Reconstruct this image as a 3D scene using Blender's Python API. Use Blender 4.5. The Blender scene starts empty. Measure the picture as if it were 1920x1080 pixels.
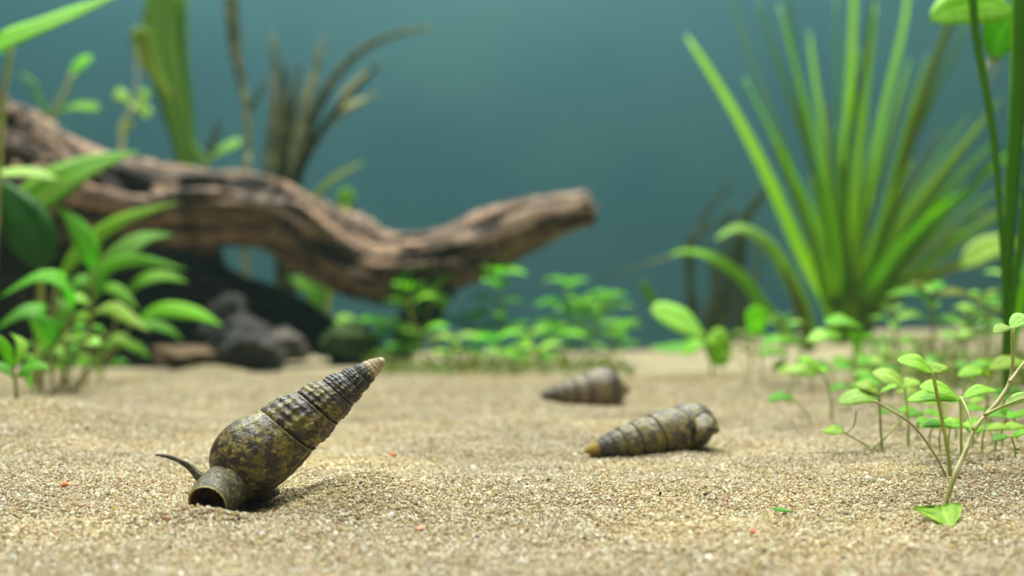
import bpy, math, random
import numpy as np

# ------------------------------------------------------------------ camera, light, exposure
# everything is laid out in centimetres and scaled to metres when a mesh is built
U = 0.01
F = 2059.0            # focal length in pixels of the 1920 px wide photograph
CAMZ = 2.89           # lens height above the sand, cm
SC = bpy.context.scene
COL = SC.collection

cam_d = bpy.data.cameras.new('camera')
cam_d.sensor_width = 36.0
cam_d.lens = 36.0 * F / 1920.0
cam_d.clip_start = 0.004
cam_d.clip_end = 20.0
cam_d.dof.use_dof = True
cam_d.dof.focus_distance = 14.6 * U
cam_d.dof.aperture_fstop = 15.5
cam_d.dof.aperture_blades = 0
cam = bpy.data.objects.new('camera', cam_d)
cam.location = (0, 0, CAMZ * U)
cam.rotation_euler = (math.radians(90), 0, 0)
COL.objects.link(cam)
SC.camera = cam

world = bpy.data.worlds.new('World')
SC.world = world
world.use_nodes = True
wb = world.node_tree.nodes['Background']
wb.inputs[0].default_value = (0.62, 0.85, 0.80, 1)
wb.inputs[1].default_value = 0.03


def area(name, loc, size, power, color, target):
    l = bpy.data.lights.new(name, 'AREA')
    l.shape = 'RECTANGLE'
    l.size, l.size_y = size[0] * U, size[1] * U
    l.energy = power
    l.color = color
    o = bpy.data.objects.new(name, l)
    o.location = [c * U for c in loc]
    d = np.array(target, float) - np.array(loc, float)
    from mathutils import Vector
    o.rotation_euler = Vector(d).to_track_quat('-Z', 'Y').to_euler()
    COL.objects.link(o)
    return o


# the aquarium's strip lamp above, and an added narrow fill that brightens the foreground
area('overhead_light', (-4, 45, 46), (70, 9), 9.0, (0.95, 1.0, 0.93), (-4, 45, 0))
front_fill = area('overhead_light', (-5, 8, 46), (56, 12), 1.12, (0.96, 1.0, 0.93), (-5, 8, 0))
front_fill.data.spread = math.radians(70)  # narrow spread keeps the added fill off the driftwood

SC.view_settings.view_transform = 'Standard'
SC.view_settings.look = 'None'
SC.view_settings.exposure = 0.0
SC.view_settings.gamma = 1.0
SC.render.engine = 'CYCLES'
SC.cycles.use_denoising = True
SC.cycles.max_bounces = 8
SC.cycles.diffuse_bounces = 3
SC.cycles.transmission_bounces = 6
SC.cycles.transparent_max_bounces = 16
SC.cycles.volume_bounces = 1
SC.cycles.caustics_reflective = False
SC.cycles.caustics_refractive = False
SC.cycles.sample_clamp_indirect = 4.0

rng = np.random.default_rng(11)
random.seed(5)

# ------------------------------------------------------------------ noise and layout helpers


def _hash(i, j, k, seed):
    h = (i * 374761393 + j * 668265263 + k * 2147483647 + seed * 1274126177) & 0xFFFFFFFF
    h = ((h ^ (h >> 13)) * 1274126177) & 0xFFFFFFFF
    h = h ^ (h >> 16)
    return (h & 0xFFFF) / 65535.0


def noise3(x, y, z, seed=0):
    x, y, z = np.broadcast_arrays(np.asarray(x, float), np.asarray(y, float), np.asarray(z, float))
    xi, yi, zi = np.floor(x).astype(np.int64), np.floor(y).astype(np.int64), np.floor(z).astype(np.int64)
    xf, yf, zf = x - xi, y - yi, z - zi
    u, v, w = (t * t * (3 - 2 * t) for t in (xf, yf, zf))
    r = 0
    for a in (0, 1):
        for b in (0, 1):
            for c in (0, 1):
                wt = (u if a else 1 - u) * (v if b else 1 - v) * (w if c else 1 - w)
                r = r + wt * _hash(xi + a, yi + b, zi + c, seed)
    return r * 2 - 1


def fbm(x, y, z, octs=3, seed=0):
    r, a, f = 0, 1.0, 1.0
    for o in range(octs):
        r = r + a * noise3(x * f, y * f, z * f, seed + o)
        a *= 0.5
        f *= 2.03
    return r


def sstep(a, b, x):
    t = np.clip((np.asarray(x, float) - a) / (b - a), 0, 1)
    return t * t * (3 - 2 * t)


def gauss(x, y, cx, cy, rx, ry):
    return np.exp(-(((x - cx) / rx) ** 2 + ((y - cy) / ry) ** 2))


def ground(x, y):
    x, y = np.asarray(x, float), np.asarray(y, float)
    z = -0.45 * sstep(30, 58, y) * (1 - sstep(4, 20, x)) + 0.55 * sstep(22, 55, y) * sstep(4, 16, x)
    z = z + 0.75 * gauss(x, y, -11.0, 21.5, 4.5, 4.5)            # mound under the leafy plant
    z = z + 0.40 * gauss(x, y, 7.0, 16.5, 3.0, 3.5) + 0.6 * gauss(x, y, 11.5, 22.5, 4.0, 5.0)
    z = z + 0.30 * gauss(x, y, -1.95, 14.55, 0.75, 0.9)          # sand pushed up behind the snail
    z = z + 0.15 * gauss(x, y, -3.72, 13.22, 0.45, 0.17)
    z = z - 0.10 * gauss(x, y, -3.3, 13.95, 0.5, 0.3)
    z = z + 0.35 * gauss(x, y, -10.4, 38.0, 1.2, 1.5)            # little heap by the stones
    z = z + 0.16 * fbm(x * 0.16, y * 0.2, 3.1, 2, 5) * sstep(8, 16, y)
    z = z + 0.055 * fbm(x * 0.7, y * 0.8, 0.4, 2, 9) + 0.022 * fbm(x * 2.3, y * 2.3, 0.7, 2, 21)
    return z


def P(px, py, d):
    return np.array(((px - 960) / F * d, d, CAMZ - (py - 540) / F * d))


def G(px, py):
    """the point of the sand seen at a pixel of the photograph"""
    ds = np.linspace(8, 62, 2200)
    x = (px - 960) / F * ds
    z = CAMZ - (py - 540) / F * ds
    below = z <= ground(x, ds)
    i = int(np.argmax(below)) if below.any() else len(ds) - 1
    return np.array((x[i], ds[i], float(ground(x[i], ds[i]))))


def cr(pts, n):
    """smooth curve through points (Catmull-Rom), n samples"""
    p = np.asarray(pts, float)
    if len(p) == 2:
        return p[0] + np.linspace(0, 1, n)[:, None] * (p[1] - p[0])
    q = np.vstack([2 * p[0] - p[1], p, 2 * p[-1] - p[-2]])
    ts = np.linspace(0, len(p) - 1 - 1e-9, n)
    i = ts.astype(int)
    t = (ts - i)[:, None]
    a, b, c, d = q[i], q[i + 1], q[i + 2], q[i + 3]
    return 0.5 * (2 * b + (c - a) * t + (2 * a - 5 * b + 4 * c - d) * t ** 2 + (3 * b - a - 3 * c + d) * t ** 3)


def unit(v):
    v = np.asarray(v, float)
    return v / (np.linalg.norm(v, axis=-1, keepdims=True) + 1e-12)


# ------------------------------------------------------------------ object helpers


def mesh_data(name, verts, faces, origin=(0, 0, 0), smooth=True, uvs=None, attrs=None):
    me = bpy.data.meshes.new(name)
    v = (np.asarray(verts, float) - np.asarray(origin, float)) * U
    me.from_pydata([tuple(a) for a in v], [], faces if isinstance(faces, list) else faces.tolist())
    if smooth:
        me.polygons.foreach_set('use_smooth', np.ones(len(me.polygons), bool))
    if uvs is not None:
        lay = me.uv_layers.new(name='UVMap')
        vi = np.empty(len(me.loops), np.int32)
        me.loops.foreach_get('vertex_index', vi)
        lay.data.foreach_set('uv', np.asarray(uvs, float)[vi].astype(np.float32).ravel())
    for k, a in (attrs or {}).items():
        a = np.asarray(a, np.float32)
        if a.ndim == 2:
            at = me.attributes.new(k, 'FLOAT_VECTOR', 'POINT')
            at.data.foreach_set('vector', a.ravel())
        else:
            at = me.attributes.new(k, 'FLOAT', 'POINT')
            at.data.foreach_set('value', a)
    me.update()
    return me


def link(name, me, mat, parent=None, origin=None):
    o = bpy.data.objects.new(name, me)
    COL.objects.link(o)
    if mat is not None:
        me.materials.append(mat)
    if parent is not None:
        o.parent = parent
    elif origin is not None:
        o.location = [c * U for c in origin]
    return o


def thing(name, label, cat, origin, group=None):
    o = bpy.data.objects.new(name, None)
    o.empty_display_size = 0.005
    COL.objects.link(o)
    o.location = [c * U for c in origin]
    tag(o, label, cat, group)
    o['_o'] = [float(c) for c in origin]
    return o


def tag(o, label, cat, group=None):
    o['label'] = label
    o['category'] = cat
    if group:
        o['group'] = group


def org(o):
    return np.array(o['_o'][:])


def sweep(pts, radii, sides=8, flat=None, caps=True):
    """tube along points; flat = (vector, factor) squashes it along a direction"""
    p = np.asarray(pts, float)
    n = len(p)
    T = unit(np.gradient(p, axis=0))
    ref = np.array((0.13, 0.31, 0.94))
    if abs(T[0] @ ref) > 0.9:
        ref = np.array((0.9, 0.3, 0.1))
    a = unit(np.cross(T[0], ref))
    V = []
    for i in range(n):
        a = unit(a - (a @ T[i]) * T[i])
        b = np.cross(T[i], a)
        ang = np.arange(sides) / sides * 2 * math.pi
        ring = radii[i] * (np.cos(ang)[:, None] * a + np.sin(ang)[:, None] * b)
        if flat is not None:
            fv = unit(flat[0])
            ring = ring - (1 - flat[1]) * (ring @ fv)[:, None] * fv
        V.append(p[i] + ring)
    V = np.vstack(V)
    Fs = []
    for i in range(n - 1):
        for j in range(sides):
            k = (j + 1) % sides
            Fs.append((i * sides + j, i * sides + k, (i + 1) * sides + k, (i + 1) * sides + j))
    if caps:
        Fs.append(tuple(range(sides - 1, -1, -1)))
        Fs.append(tuple((n - 1) * sides + j for j in range(sides)))
    return V, Fs


def merge(parts):
    V, Fs, o = [], [], 0
    for v, f in parts:
        V.append(v)
        Fs += [tuple(i + o for i in q) for q in f]
        o += len(v)
    return np.vstack(V), Fs


def remeshed(verts, faces, voxel, smooth_iter=4):
    """one continuous skin around overlapping closed pieces; returns verts (cm), faces"""
    me = bpy.data.meshes.new('tmp')
    me.from_pydata([tuple(v) for v in verts], [], faces)
    o = bpy.data.objects.new('tmp', me)
    COL.objects.link(o)
    m = o.modifiers.new('r', 'REMESH')
    m.mode = 'VOXEL'
    m.voxel_size = voxel
    if smooth_iter:
        s = o.modifiers.new('s', 'SMOOTH')
        s.factor = 0.5
        s.iterations = smooth_iter
    dg = bpy.context.evaluated_depsgraph_get()
    ev = o.evaluated_get(dg)
    m2 = bpy.data.meshes.new_from_object(ev)
    v = np.empty(len(m2.vertices) * 3)
    m2.vertices.foreach_get('co', v)
    nn = np.empty(len(m2.vertices) * 3)
    m2.vertices.foreach_get('normal', nn)
    fs = [tuple(p.vertices) for p in m2.polygons]
    bpy.data.objects.remove(o)
    bpy.data.meshes.remove(me)
    bpy.data.meshes.remove(m2)
    return v.reshape(-1, 3), nn.reshape(-1, 3), fs


# ------------------------------------------------------------------ materials


class NT:
    def __init__(self, name):
        self.m = bpy.data.materials.new(name)
        self.m.use_nodes = True
        self.t = self.m.node_tree
        self.t.nodes.clear()

    def n(self, kind, **kw):
        nd = self.t.nodes.new(kind)
        for k, v in kw.items():
            setattr(nd, k, v)
        return nd

    def set(self, sock, val):
        if hasattr(val, 'is_output'):
            self.t.links.new(val, sock)
        else:
            sock.default_value = val

    def math(self, op, a, b=None, c=None, clamp=False):
        nd = self.n('ShaderNodeMath', operation=op, use_clamp=clamp)
        for i, v in enumerate((a, b, c)):
            if v is not None:
                self.set(nd.inputs[i], v)
        return nd.outputs[0]

    def mix(self, f, a, b, blend='MIX'):
        nd = self.n('ShaderNodeMix', data_type='RGBA', blend_type=blend)
        self.set(nd.inputs[0], f)
        self.set(nd.inputs[6], a if hasattr(a, 'is_output') else (*a, 1))
        self.set(nd.inputs[7], b if hasattr(b, 'is_output') else (*b, 1))
        return nd.outputs[2]

    def noise(self, vec, scale, detail=3, rough=0.55, dist=0.0, out=0):
        nd = self.n('ShaderNodeTexNoise')
        if vec is not None:
            self.t.links.new(vec, nd.inputs['Vector'])
        nd.inputs['Scale'].default_value = scale
        nd.inputs['Detail'].default_value = detail
        nd.inputs['Roughness'].default_value = rough
        nd.inputs['Distortion'].default_value = dist
        return nd.outputs[out]

    def ramp(self, fac, a, b):
        nd = self.n('ShaderNodeMapRange', interpolation_type='SMOOTHSTEP')
        self.set(nd.inputs[0], fac)
        nd.inputs[1].default_value = a
        nd.inputs[2].default_value = b
        return nd.outputs[0]

    def cm(self):
        """object coordinates in centimetres"""
        tc = self.n('ShaderNodeTexCoord')
        mp = self.n('ShaderNodeMapping')
        mp.inputs['Scale'].default_value = (100, 100, 100)
        self.t.links.new(tc.outputs['Object'], mp.inputs['Vector'])
        return mp.outputs[0]

    def attr(self, name, kind='GEOMETRY', out='Vector'):
        nd = self.n('ShaderNodeAttribute', attribute_name=name, attribute_type=kind)
        return nd.outputs[out]

    def scalev(self, vec, s):
        mp = self.n('ShaderNodeMapping')
        mp.inputs['Scale'].default_value = s
        self.t.links.new(vec, mp.inputs['Vector'])
        return mp.outputs[0]

    def bump(self, h, strength, dist_cm):
        nd = self.n('ShaderNodeBump')
        nd.inputs['Strength'].default_value = strength
        nd.inputs['Distance'].default_value = dist_cm * U
        self.t.links.new(h, nd.inputs['Height'])
        return nd.outputs[0]

    def bsdf(self, color, rough=0.5, spec=0.5, normal=None, coat=0.0):
        nd = self.n('ShaderNodeBsdfPrincipled')
        self.set(nd.inputs['Base Color'], color if hasattr(color, 'is_output') else (*color, 1))
        self.set(nd.inputs['Roughness'], rough)
        self.set(nd.inputs['Specular IOR Level'], spec)
        if coat:
            nd.inputs['Coat Weight'].default_value = coat
            nd.inputs['Coat Roughness'].default_value = 0.15
        if normal is not None:
            self.t.links.new(normal, nd.inputs['Normal'])
        return nd.outputs[0]

    def done(self, shader):
        o = self.n('ShaderNodeOutputMaterial')
        self.t.links.new(shader, o.inputs['Surface'])
        return self.m


def leaf_mat(name, base, trans=0.45, vein=0.5, nveins=9, spots=0.0, tint=None):
    k = NT(name)
    uv = k.n('ShaderNodeTexCoord').outputs['UV']
    sp = k.n('ShaderNodeSeparateXYZ')
    k.t.links.new(uv, sp.inputs[0])
    u, v = sp.outputs[0], sp.outputs[1]
    va = k.math('MULTIPLY', k.math('ABSOLUTE', k.math('SUBTRACT', v, 0.5)), 2.0)
    rib = k.math('SUBTRACT', 1.0, k.ramp(va, 0.03, 0.14))
    ph = k.math('SUBTRACT', k.math('MULTIPLY', u, float(nveins)), k.math('MULTIPLY', va, 1.3))
    sv = k.math('PINGPONG', ph, 0.5)
    side = k.math('MULTIPLY', k.math('SUBTRACT', 1.0, k.ramp(sv, 0.02, 0.12)), k.ramp(va, 1.0, 0.5))
    veins = k.math('MAXIMUM', rib, k.math('MULTIPLY', side, 0.45))
    cm = k.cm()
    n1 = k.noise(cm, 1.6, 3, 0.6)
    n2 = k.noise(cm, 11.0, 3, 0.6)
    oi = k.n('ShaderNodeObjectInfo')
    hv = k.n('ShaderNodeHueSaturation')
    k.set(hv.inputs['Hue'], k.math('ADD', 0.485, k.math('MULTIPLY', oi.outputs['Random'], 0.03)))
    k.set(hv.inputs['Saturation'], 1.0)
    k.set(hv.inputs['Value'], k.math('ADD', 0.72, k.math('MULTIPLY', k.math('ADD', oi.outputs['Random'], n1), 0.32)))
    hv.inputs['Color'].default_value = (*base, 1)
    light = tuple(min(1, c * 1.7 + 0.05) for c in base)
    col = k.mix(k.math('MULTIPLY', veins, vein), hv.outputs[0], light)
    col = k.mix(k.math('MULTIPLY', k.ramp(n2, 0.45, 0.75), 0.35), col, tuple(c * 0.55 for c in base))
    if tint is not None:
        col = k.mix(k.math('MULTIPLY', k.ramp(n1, 0.45, 0.72), 0.7), col, tint)
    if spots:
        n3 = k.noise(cm, 5.0, 4, 0.7)
        col = k.mix(k.math('MULTIPLY', k.ramp(n3, 0.60, 0.70), spots), col, (0.09, 0.06, 0.02))
    h = k.math('ADD', k.math('MULTIPLY', veins, -0.6), k.math('MULTIPLY', n2, 0.6))
    nb = k.bump(h, 0.6, 0.02)
    b = k.bsdf(col, 0.5, 0.22, nb)
    tr = k.n('ShaderNodeBsdfTranslucent')
    tcol = k.mix(1.0, col, (1.0, 1.0, 0.55), 'MULTIPLY')
    br = k.n('ShaderNodeHueSaturation')
    br.inputs['Value'].default_value = 1.9
    k.t.links.new(tcol, br.inputs['Color'])
    k.t.links.new(br.outputs[0], tr.inputs['Color'])
    ms = k.n('ShaderNodeMixShader')
    ms.inputs[0].default_value = trans
    k.t.links.new(b, ms.inputs[1])
    k.t.links.new(tr.outputs[0], ms.inputs[2])
    return k.done(ms.outputs[0])


def stem_mat(name, a, b, rough=0.45, flecks=None):
    k = NT(name)
    cm = k.cm()
    col = k.mix(k.ramp(k.noise(cm, 2.2, 3), 0.35, 0.65), a, b)
    n2 = k.noise(cm, 16.0, 3, 0.65)
    col = k.mix(k.math('MULTIPLY', k.ramp(n2, 0.5, 0.75), 0.5), col, tuple(c * 0.45 for c in a))
    if flecks is not None:
        col = k.mix(k.ramp(k.noise(cm, 1.3, 2), 0.50, 0.60), col, flecks)
    return k.done(k.bsdf(col, rough, 0.4, k.bump(n2, 0.5, 0.02)))


M = {}
M['fresh'] = leaf_mat('leaf_fresh_green', (0.17, 0.42, 0.022), 0.45)
M['bright'] = leaf_mat('leaf_bright_green', (0.25, 0.50, 0.030), 0.48)
M['pale'] = leaf_mat('leaf_pale_green', (0.33, 0.52, 0.09), 0.4)
M['dark'] = leaf_mat('leaf_dark_green', (0.022, 0.120, 0.006), 0.25, 0.25)
M['mid'] = leaf_mat('leaf_mid_green', (0.12, 0.31, 0.018), 0.42)
M['olive'] = leaf_mat('leaf_olive_green', (0.19, 0.25, 0.016), 0.42, 0.3)
M['seedling'] = leaf_mat('leaf_seedling_green', (0.27, 0.43, 0.045), 0.42, 0.5, 6)
M['spotted'] = leaf_mat('leaf_spotted_green', (0.28, 0.42, 0.09), 0.42, 0.4, 6, 0.7)
M['blade'] = leaf_mat('blade_yellow_green', (0.29, 0.48, 0.004), 0.52, 0.25, 1)
M['blade_dark'] = leaf_mat('blade_deep_green', (0.075, 0.19, 0.006), 0.36, 0.2, 1)
M['blade_mid'] = leaf_mat('blade_mid_green', (0.19, 0.36, 0.006), 0.48, 0.2, 1)
M['blade_pale'] = leaf_mat('blade_pale_green', (0.28, 0.47, 0.09), 0.46, 0.2, 1)
M['algae'] = leaf_mat('blade_algae_olive', (0.050, 0.060, 0.015), 0.25, 0.2, 1, tint=(0.24, 0.23, 0.12))
M['murk'] = leaf_mat('blade_murky_green', (0.045, 0.070, 0.026), 0.3, 0.2, 1, tint=(0.13, 0.13, 0.05))
M['beige'] = leaf_mat('blade_beige', (0.30, 0.29, 0.13), 0.35, 0.2, 1)
M['litter'] = leaf_mat('plant_litter', (0.10, 0.125, 0.012), 0.3, 0.2, 1, tint=(0.13, 0.10, 0.025))
M['stem'] = stem_mat('stem_green', (0.33, 0.38, 0.07), (0.25, 0.26, 0.06))
M['stem_brown'] = stem_mat('stem_brown_green', (0.26, 0.20, 0.06), (0.21, 0.23, 0.05))
M['stem_pale'] = stem_mat('stem_pale', (0.42, 0.40, 0.17), (0.30, 0.30, 0.09), flecks=(0.52, 0.49, 0.27))
M['stem_algae'] = stem_mat('stem_algae', (0.09, 0.10, 0.03), (0.15, 0.14, 0.05), flecks=(0.40, 0.37, 0.22))


def mat_sand():
    k = NT('sand')
    cm = k.cm()
    vo = k.n('ShaderNodeTexVoronoi')
    k.t.links.new(cm, vo.inputs['Vector'])
    vo.inputs['Scale'].default_value = 16.0
    sep = k.n('ShaderNodeSeparateColor')
    k.t.links.new(vo.outputs['Color'], sep.inputs[0])
    col = k.mix(sep.outputs[0], (0.24, 0.190, 0.110), (0.34, 0.275, 0.165))
    col = k.mix(k.ramp(sep.outputs[1], 0.90, 0.92), col, (0.52, 0.46, 0.33))
    col = k.mix(k.ramp(sep.outputs[1], 0.05, 0.04), col, (0.16, 0.10, 0.045))
    big = k.noise(cm, 0.35, 3)
    col = k.mix(k.math('MULTIPLY', k.ramp(big, 0.4, 0.7), 0.45), col, (0.36, 0.30, 0.13))
    h = k.math('SUBTRACT', 1.0, vo.outputs['Distance'])
    return k.done(k.bsdf(col, 0.6, 0.35, k.bump(h, 0.9, 0.03)))


def mat_grain():
    k = NT('sand_grain')
    col = k.attr('col', 'INSTANCER', 'Color')
    b = k.bsdf(col, 0.30, 0.5)
    tr = k.n('ShaderNodeBsdfTranslucent')
    k.t.links.new(col, tr.inputs['Color'])
    ms = k.n('ShaderNodeMixShader')
    ms.inputs[0].default_value = 0.40
    k.t.links.new(b, ms.inputs[1])
    k.t.links.new(tr.outputs[0], ms.inputs[2])
    return k.done(ms.outputs[0])


def mat_back():
    k = NT('back_panel_paint')
    cm = k.cm()
    n = k.noise(cm, 0.06, 3, 0.5)
    col = k.mix(k.ramp(n, 0.3, 0.7), (0.024, 0.076, 0.097), (0.037, 0.100, 0.104))
    return k.done(k.bsdf(col, 0.55, 0.2))


def mat_wood():
    k = NT('driftwood')
    g = k.attr('grain')
    n1 = k.noise(k.scalev(g, (0.16, 1.0, 1.0)), 2.0, 4, 0.55, 0.5)
    n2 = k.noise(k.scalev(g, (0.22, 3.0, 3.0)), 2.6, 3, 0.55)
    n3 = k.noise(g, 0.9, 3, 0.5)
    col = k.mix(k.ramp(n1, 0.41, 0.66), (0.022, 0.014, 0.010), (0.34, 0.205, 0.125))
    col = k.mix(k.math('MULTIPLY', k.ramp(n3, 0.45, 0.7), 0.6), col, (0.40, 0.28, 0.185))
    col = k.mix(k.math('MULTIPLY', k.ramp(n2, 0.5, 0.72), 0.4), col, (0.035, 0.022, 0.015))
    base_shade = k.attr('rotation_or_shade', out='Fac')          # shade under the trunk, painted near-black on stump, roots and prop
    col = k.mix(k.math('MULTIPLY', k.ramp(k.math('ADD', base_shade, k.math('MULTIPLY', k.math('SUBTRACT', n3, 0.5), 0.8)), 0.35, 0.75), 0.9), col, (0.016, 0.011, 0.008))
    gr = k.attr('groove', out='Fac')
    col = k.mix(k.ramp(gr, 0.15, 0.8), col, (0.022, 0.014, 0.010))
    h = k.math('ADD', n2, n1)
    return k.done(k.bsdf(col, 0.7, 0.25, k.bump(h, 0.6, 0.08)))


def mat_rock(name, a, b, moss=None):
    k = NT(name)
    cm = k.cm()
    n1 = k.noise(cm, 1.1, 5, 0.65)
    n2 = k.noise(cm, 5.0, 4, 0.65)
    col = k.mix(k.ramp(n1, 0.35, 0.65), a, b)
    if moss is not None:
        col = k.mix(k.ramp(n2, 0.35, 0.55), col, moss)
    return k.done(k.bsdf(col, 0.8, 0.25, k.bump(k.math('ADD', n1, n2), 0.8, 0.08)))


def mat_shell(name, olive, yellow, brown, dark, spire, tip, blot=0.52, spire_to=0.40, band=0.0, sut=0.8, bs=15.0):
    """g = (turns, position across the whorl, position along the axis)"""
    k = NT(name)
    g = k.attr('g')
    sp = k.n('ShaderNodeSeparateXYZ')
    k.t.links.new(g, sp.inputs[0])
    turn, t, s = sp.outputs
    cm = k.cm()
    axial = k.scalev(g, (1.0, 0.34, 0.0))
    n1 = k.noise(cm, 3.2, 4, 0.6)
    n2 = k.noise(axial, bs, 4, 0.65, 0.4)          # flame shaped blotches running down the whorl
    n3 = k.noise(cm, 14.0, 4, 0.7)
    n4 = k.noise(k.scalev(g, (1.0, 0.10, 0.0)), 46.0, 3, 0.6)   # growth lines
    col = k.mix(k.ramp(n1, 0.38, 0.62), olive, brown)
    col = k.mix(k.math('MULTIPLY', k.ramp(n3, 0.48, 0.66), 0.75), col, yellow)
    bl = k.math('ADD', k.math('MULTIPLY', n2, 0.65), k.math('MULTIPLY', n1, 0.35))
    col = k.mix(k.math('MULTIPLY', k.ramp(bl, blot, blot + 0.055), 0.92), col, dark)
    col = k.mix(k.math('MULTIPLY', k.ramp(n4, 0.48, 0.70), 0.6), col, dark)
    # spire
    w = k.math('MULTIPLY', k.ramp(s, spire_to, spire_to * 0.62), k.ramp(k.math('ADD', n2, k.math('MULTIPLY', n3, 0.4)), 0.78, 0.66))
    col = k.mix(w, col, spire)
    hi = k.ramp(k.math('ADD', n4, n3), 1.10, 1.35)
    col = k.mix(k.math('MULTIPLY', hi, 0.65), col, tuple(min(1, c * 1.6 + 0.06) for c in yellow))
    col = k.mix(k.ramp(k.math('ADD', s, k.math('MULTIPLY', k.math('SUBTRACT', n3, 0.5), 0.06)), 0.115, 0.075), col, tip)
    # dark line in the suture
    su = k.math('MULTIPLY', k.ramp(t, 0.94, 1.0), k.ramp(t, 1.02, 1.001))
    col = k.mix(k.math('MULTIPLY', su, sut), col, tuple(c * 0.5 for c in dark))
    if band:
        bd = k.math('MULTIPLY', k.ramp(t, 0.55, 0.8), k.ramp(t, 1.25, 1.1))
        col = k.mix(k.math('MULTIPLY', bd, band), col, dark)
    thin = k.math('MULTIPLY', k.ramp(t, 0.04, 0.01), 0.3)
    col = k.mix(thin, col, tuple(min(1, c * 1.3 + 0.05) for c in yellow))
    h = k.math('ADD', k.math('MULTIPLY', n3, 0.7), k.math('MULTIPLY', n4, 1.0))
    rg = k.math('ADD', 0.26, k.math('MULTIPLY', n3, 0.36))
    return k.done(k.bsdf(col, rg, 0.55, k.bump(h, 0.9, 0.03), coat=0.08))


def mat_body():
    k = NT('snail_skin')
    cm = k.cm()
    z = k.attr('zone', out='Fac')
    n1 = k.noise(cm, 17.0, 4, 0.75)
    n2 = k.noise(cm, 7.0, 3, 0.6)
    col = k.mix(k.ramp(n2, 0.35, 0.65), (0.040, 0.034, 0.020), (0.085, 0.070, 0.036))
    col = k.mix(k.math('MULTIPLY', k.ramp(n1, 0.52, 0.66), 0.8), col, (0.34, 0.29, 0.10))
    col = k.mix(k.math('MULTIPLY', k.ramp(n1, 0.44, 0.36), 0.8), col, (0.018, 0.015, 0.012))
    col = k.mix(k.ramp(z, 0.20, 0.5), col, (0.25, 0.20, 0.05))
    inner = k.mix(k.ramp(n2, 0.4, 0.6), (0.10, 0.035, 0.008), (0.23, 0.11, 0.025))
    col = k.mix(k.ramp(z, 0.70, 0.85), col, inner)
    return k.done(k.bsdf(col, 0.45, 0.35, k.bump(n1, 0.9, 0.03)))


M['sand'] = mat_sand()
M['grain'] = mat_grain()
M['back'] = mat_back()
M['wood'] = mat_wood()
M['rock_dark'] = mat_rock('dark_stone', (0.016, 0.015, 0.015), (0.050, 0.043, 0.037))
M['rock_brown'] = mat_rock('brown_stone', (0.075, 0.045, 0.022), (0.15, 0.10, 0.05))
M['rock_grey'] = mat_rock('grey_stone', (0.04, 0.035, 0.03), (0.12, 0.10, 0.08))
M['rock_moss'] = mat_rock('mossy_stone', (0.02, 0.025, 0.01), (0.035, 0.04, 0.012), (0.035, 0.07, 0.008))
M['pebble_red'] = mat_rock('red_pebble', (0.42, 0.10, 0.035), (0.55, 0.17, 0.07))
M['pebble_pink'] = mat_rock('pink_pebble', (0.46, 0.22, 0.13), (0.52, 0.30, 0.19))
M['pebble_dark'] = mat_rock('dark_pebble', (0.03, 0.022, 0.018), (0.07, 0.045, 0.03))
M['shell_olive'] = mat_shell('shell_olive', (0.125, 0.108, 0.014), (0.32, 0.245, 0.048), (0.070, 0.036, 0.012),
                             (0.017, 0.008, 0.010), (0.010, 0.010, 0.018), (0.52, 0.41, 0.24), 0.475)
M['shell_mottled'] = mat_shell('shell_mottled', (0.135, 0.115, 0.020), (0.29, 0.235, 0.055), (0.115, 0.072, 0.030),
                               (0.028, 0.019, 0.022), (0.035, 0.025, 0.022), (0.42, 0.27, 0.02), 0.49, 0.30, sut=0.5, bs=11.0)
M['shell_banded'] = mat_shell('shell_banded', (0.16, 0.12, 0.045), (0.34, 0.27, 0.13), (0.13, 0.075, 0.045),
                              (0.035, 0.020, 0.018), (0.05, 0.035, 0.03), (0.10, 0.07, 0.05), 0.56, 0.25, 0.8)
M['skin'] = mat_body()

# ------------------------------------------------------------------ the setting


def build_sand():
    ys = np.concatenate([np.linspace(2, 10, 30), np.linspace(10.1, 24, 150), np.linspace(24.2, 58.6, 150)])
    xc = np.linspace(-13, 13, 220)
    xo = 13 + np.cumsum(np.linspace(0.2, 1.9, 44))
    xs = np.concatenate([-xo[::-1], xc, xo])
    X, Y = np.meshgrid(xs, ys)
    Z = ground(X, Y) - 0.012
    V = np.stack([X, Y, Z], -1).reshape(-1, 3)
    w = len(xs)
    i, j = np.meshgrid(np.arange(len(ys) - 1), np.arange(w - 1), indexing='ij')
    a = (i * w + j).ravel()
    Fs = np.stack([a, a + 1, a + w + 1, a + w], -1)
    o = link('sand_bed', mesh_data('sand_bed', V, Fs), M['sand'], origin=(0, 0, 0))
    o['kind'] = 'structure'
    o['label'] = 'pale beige sand bed covering the aquarium floor'


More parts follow.
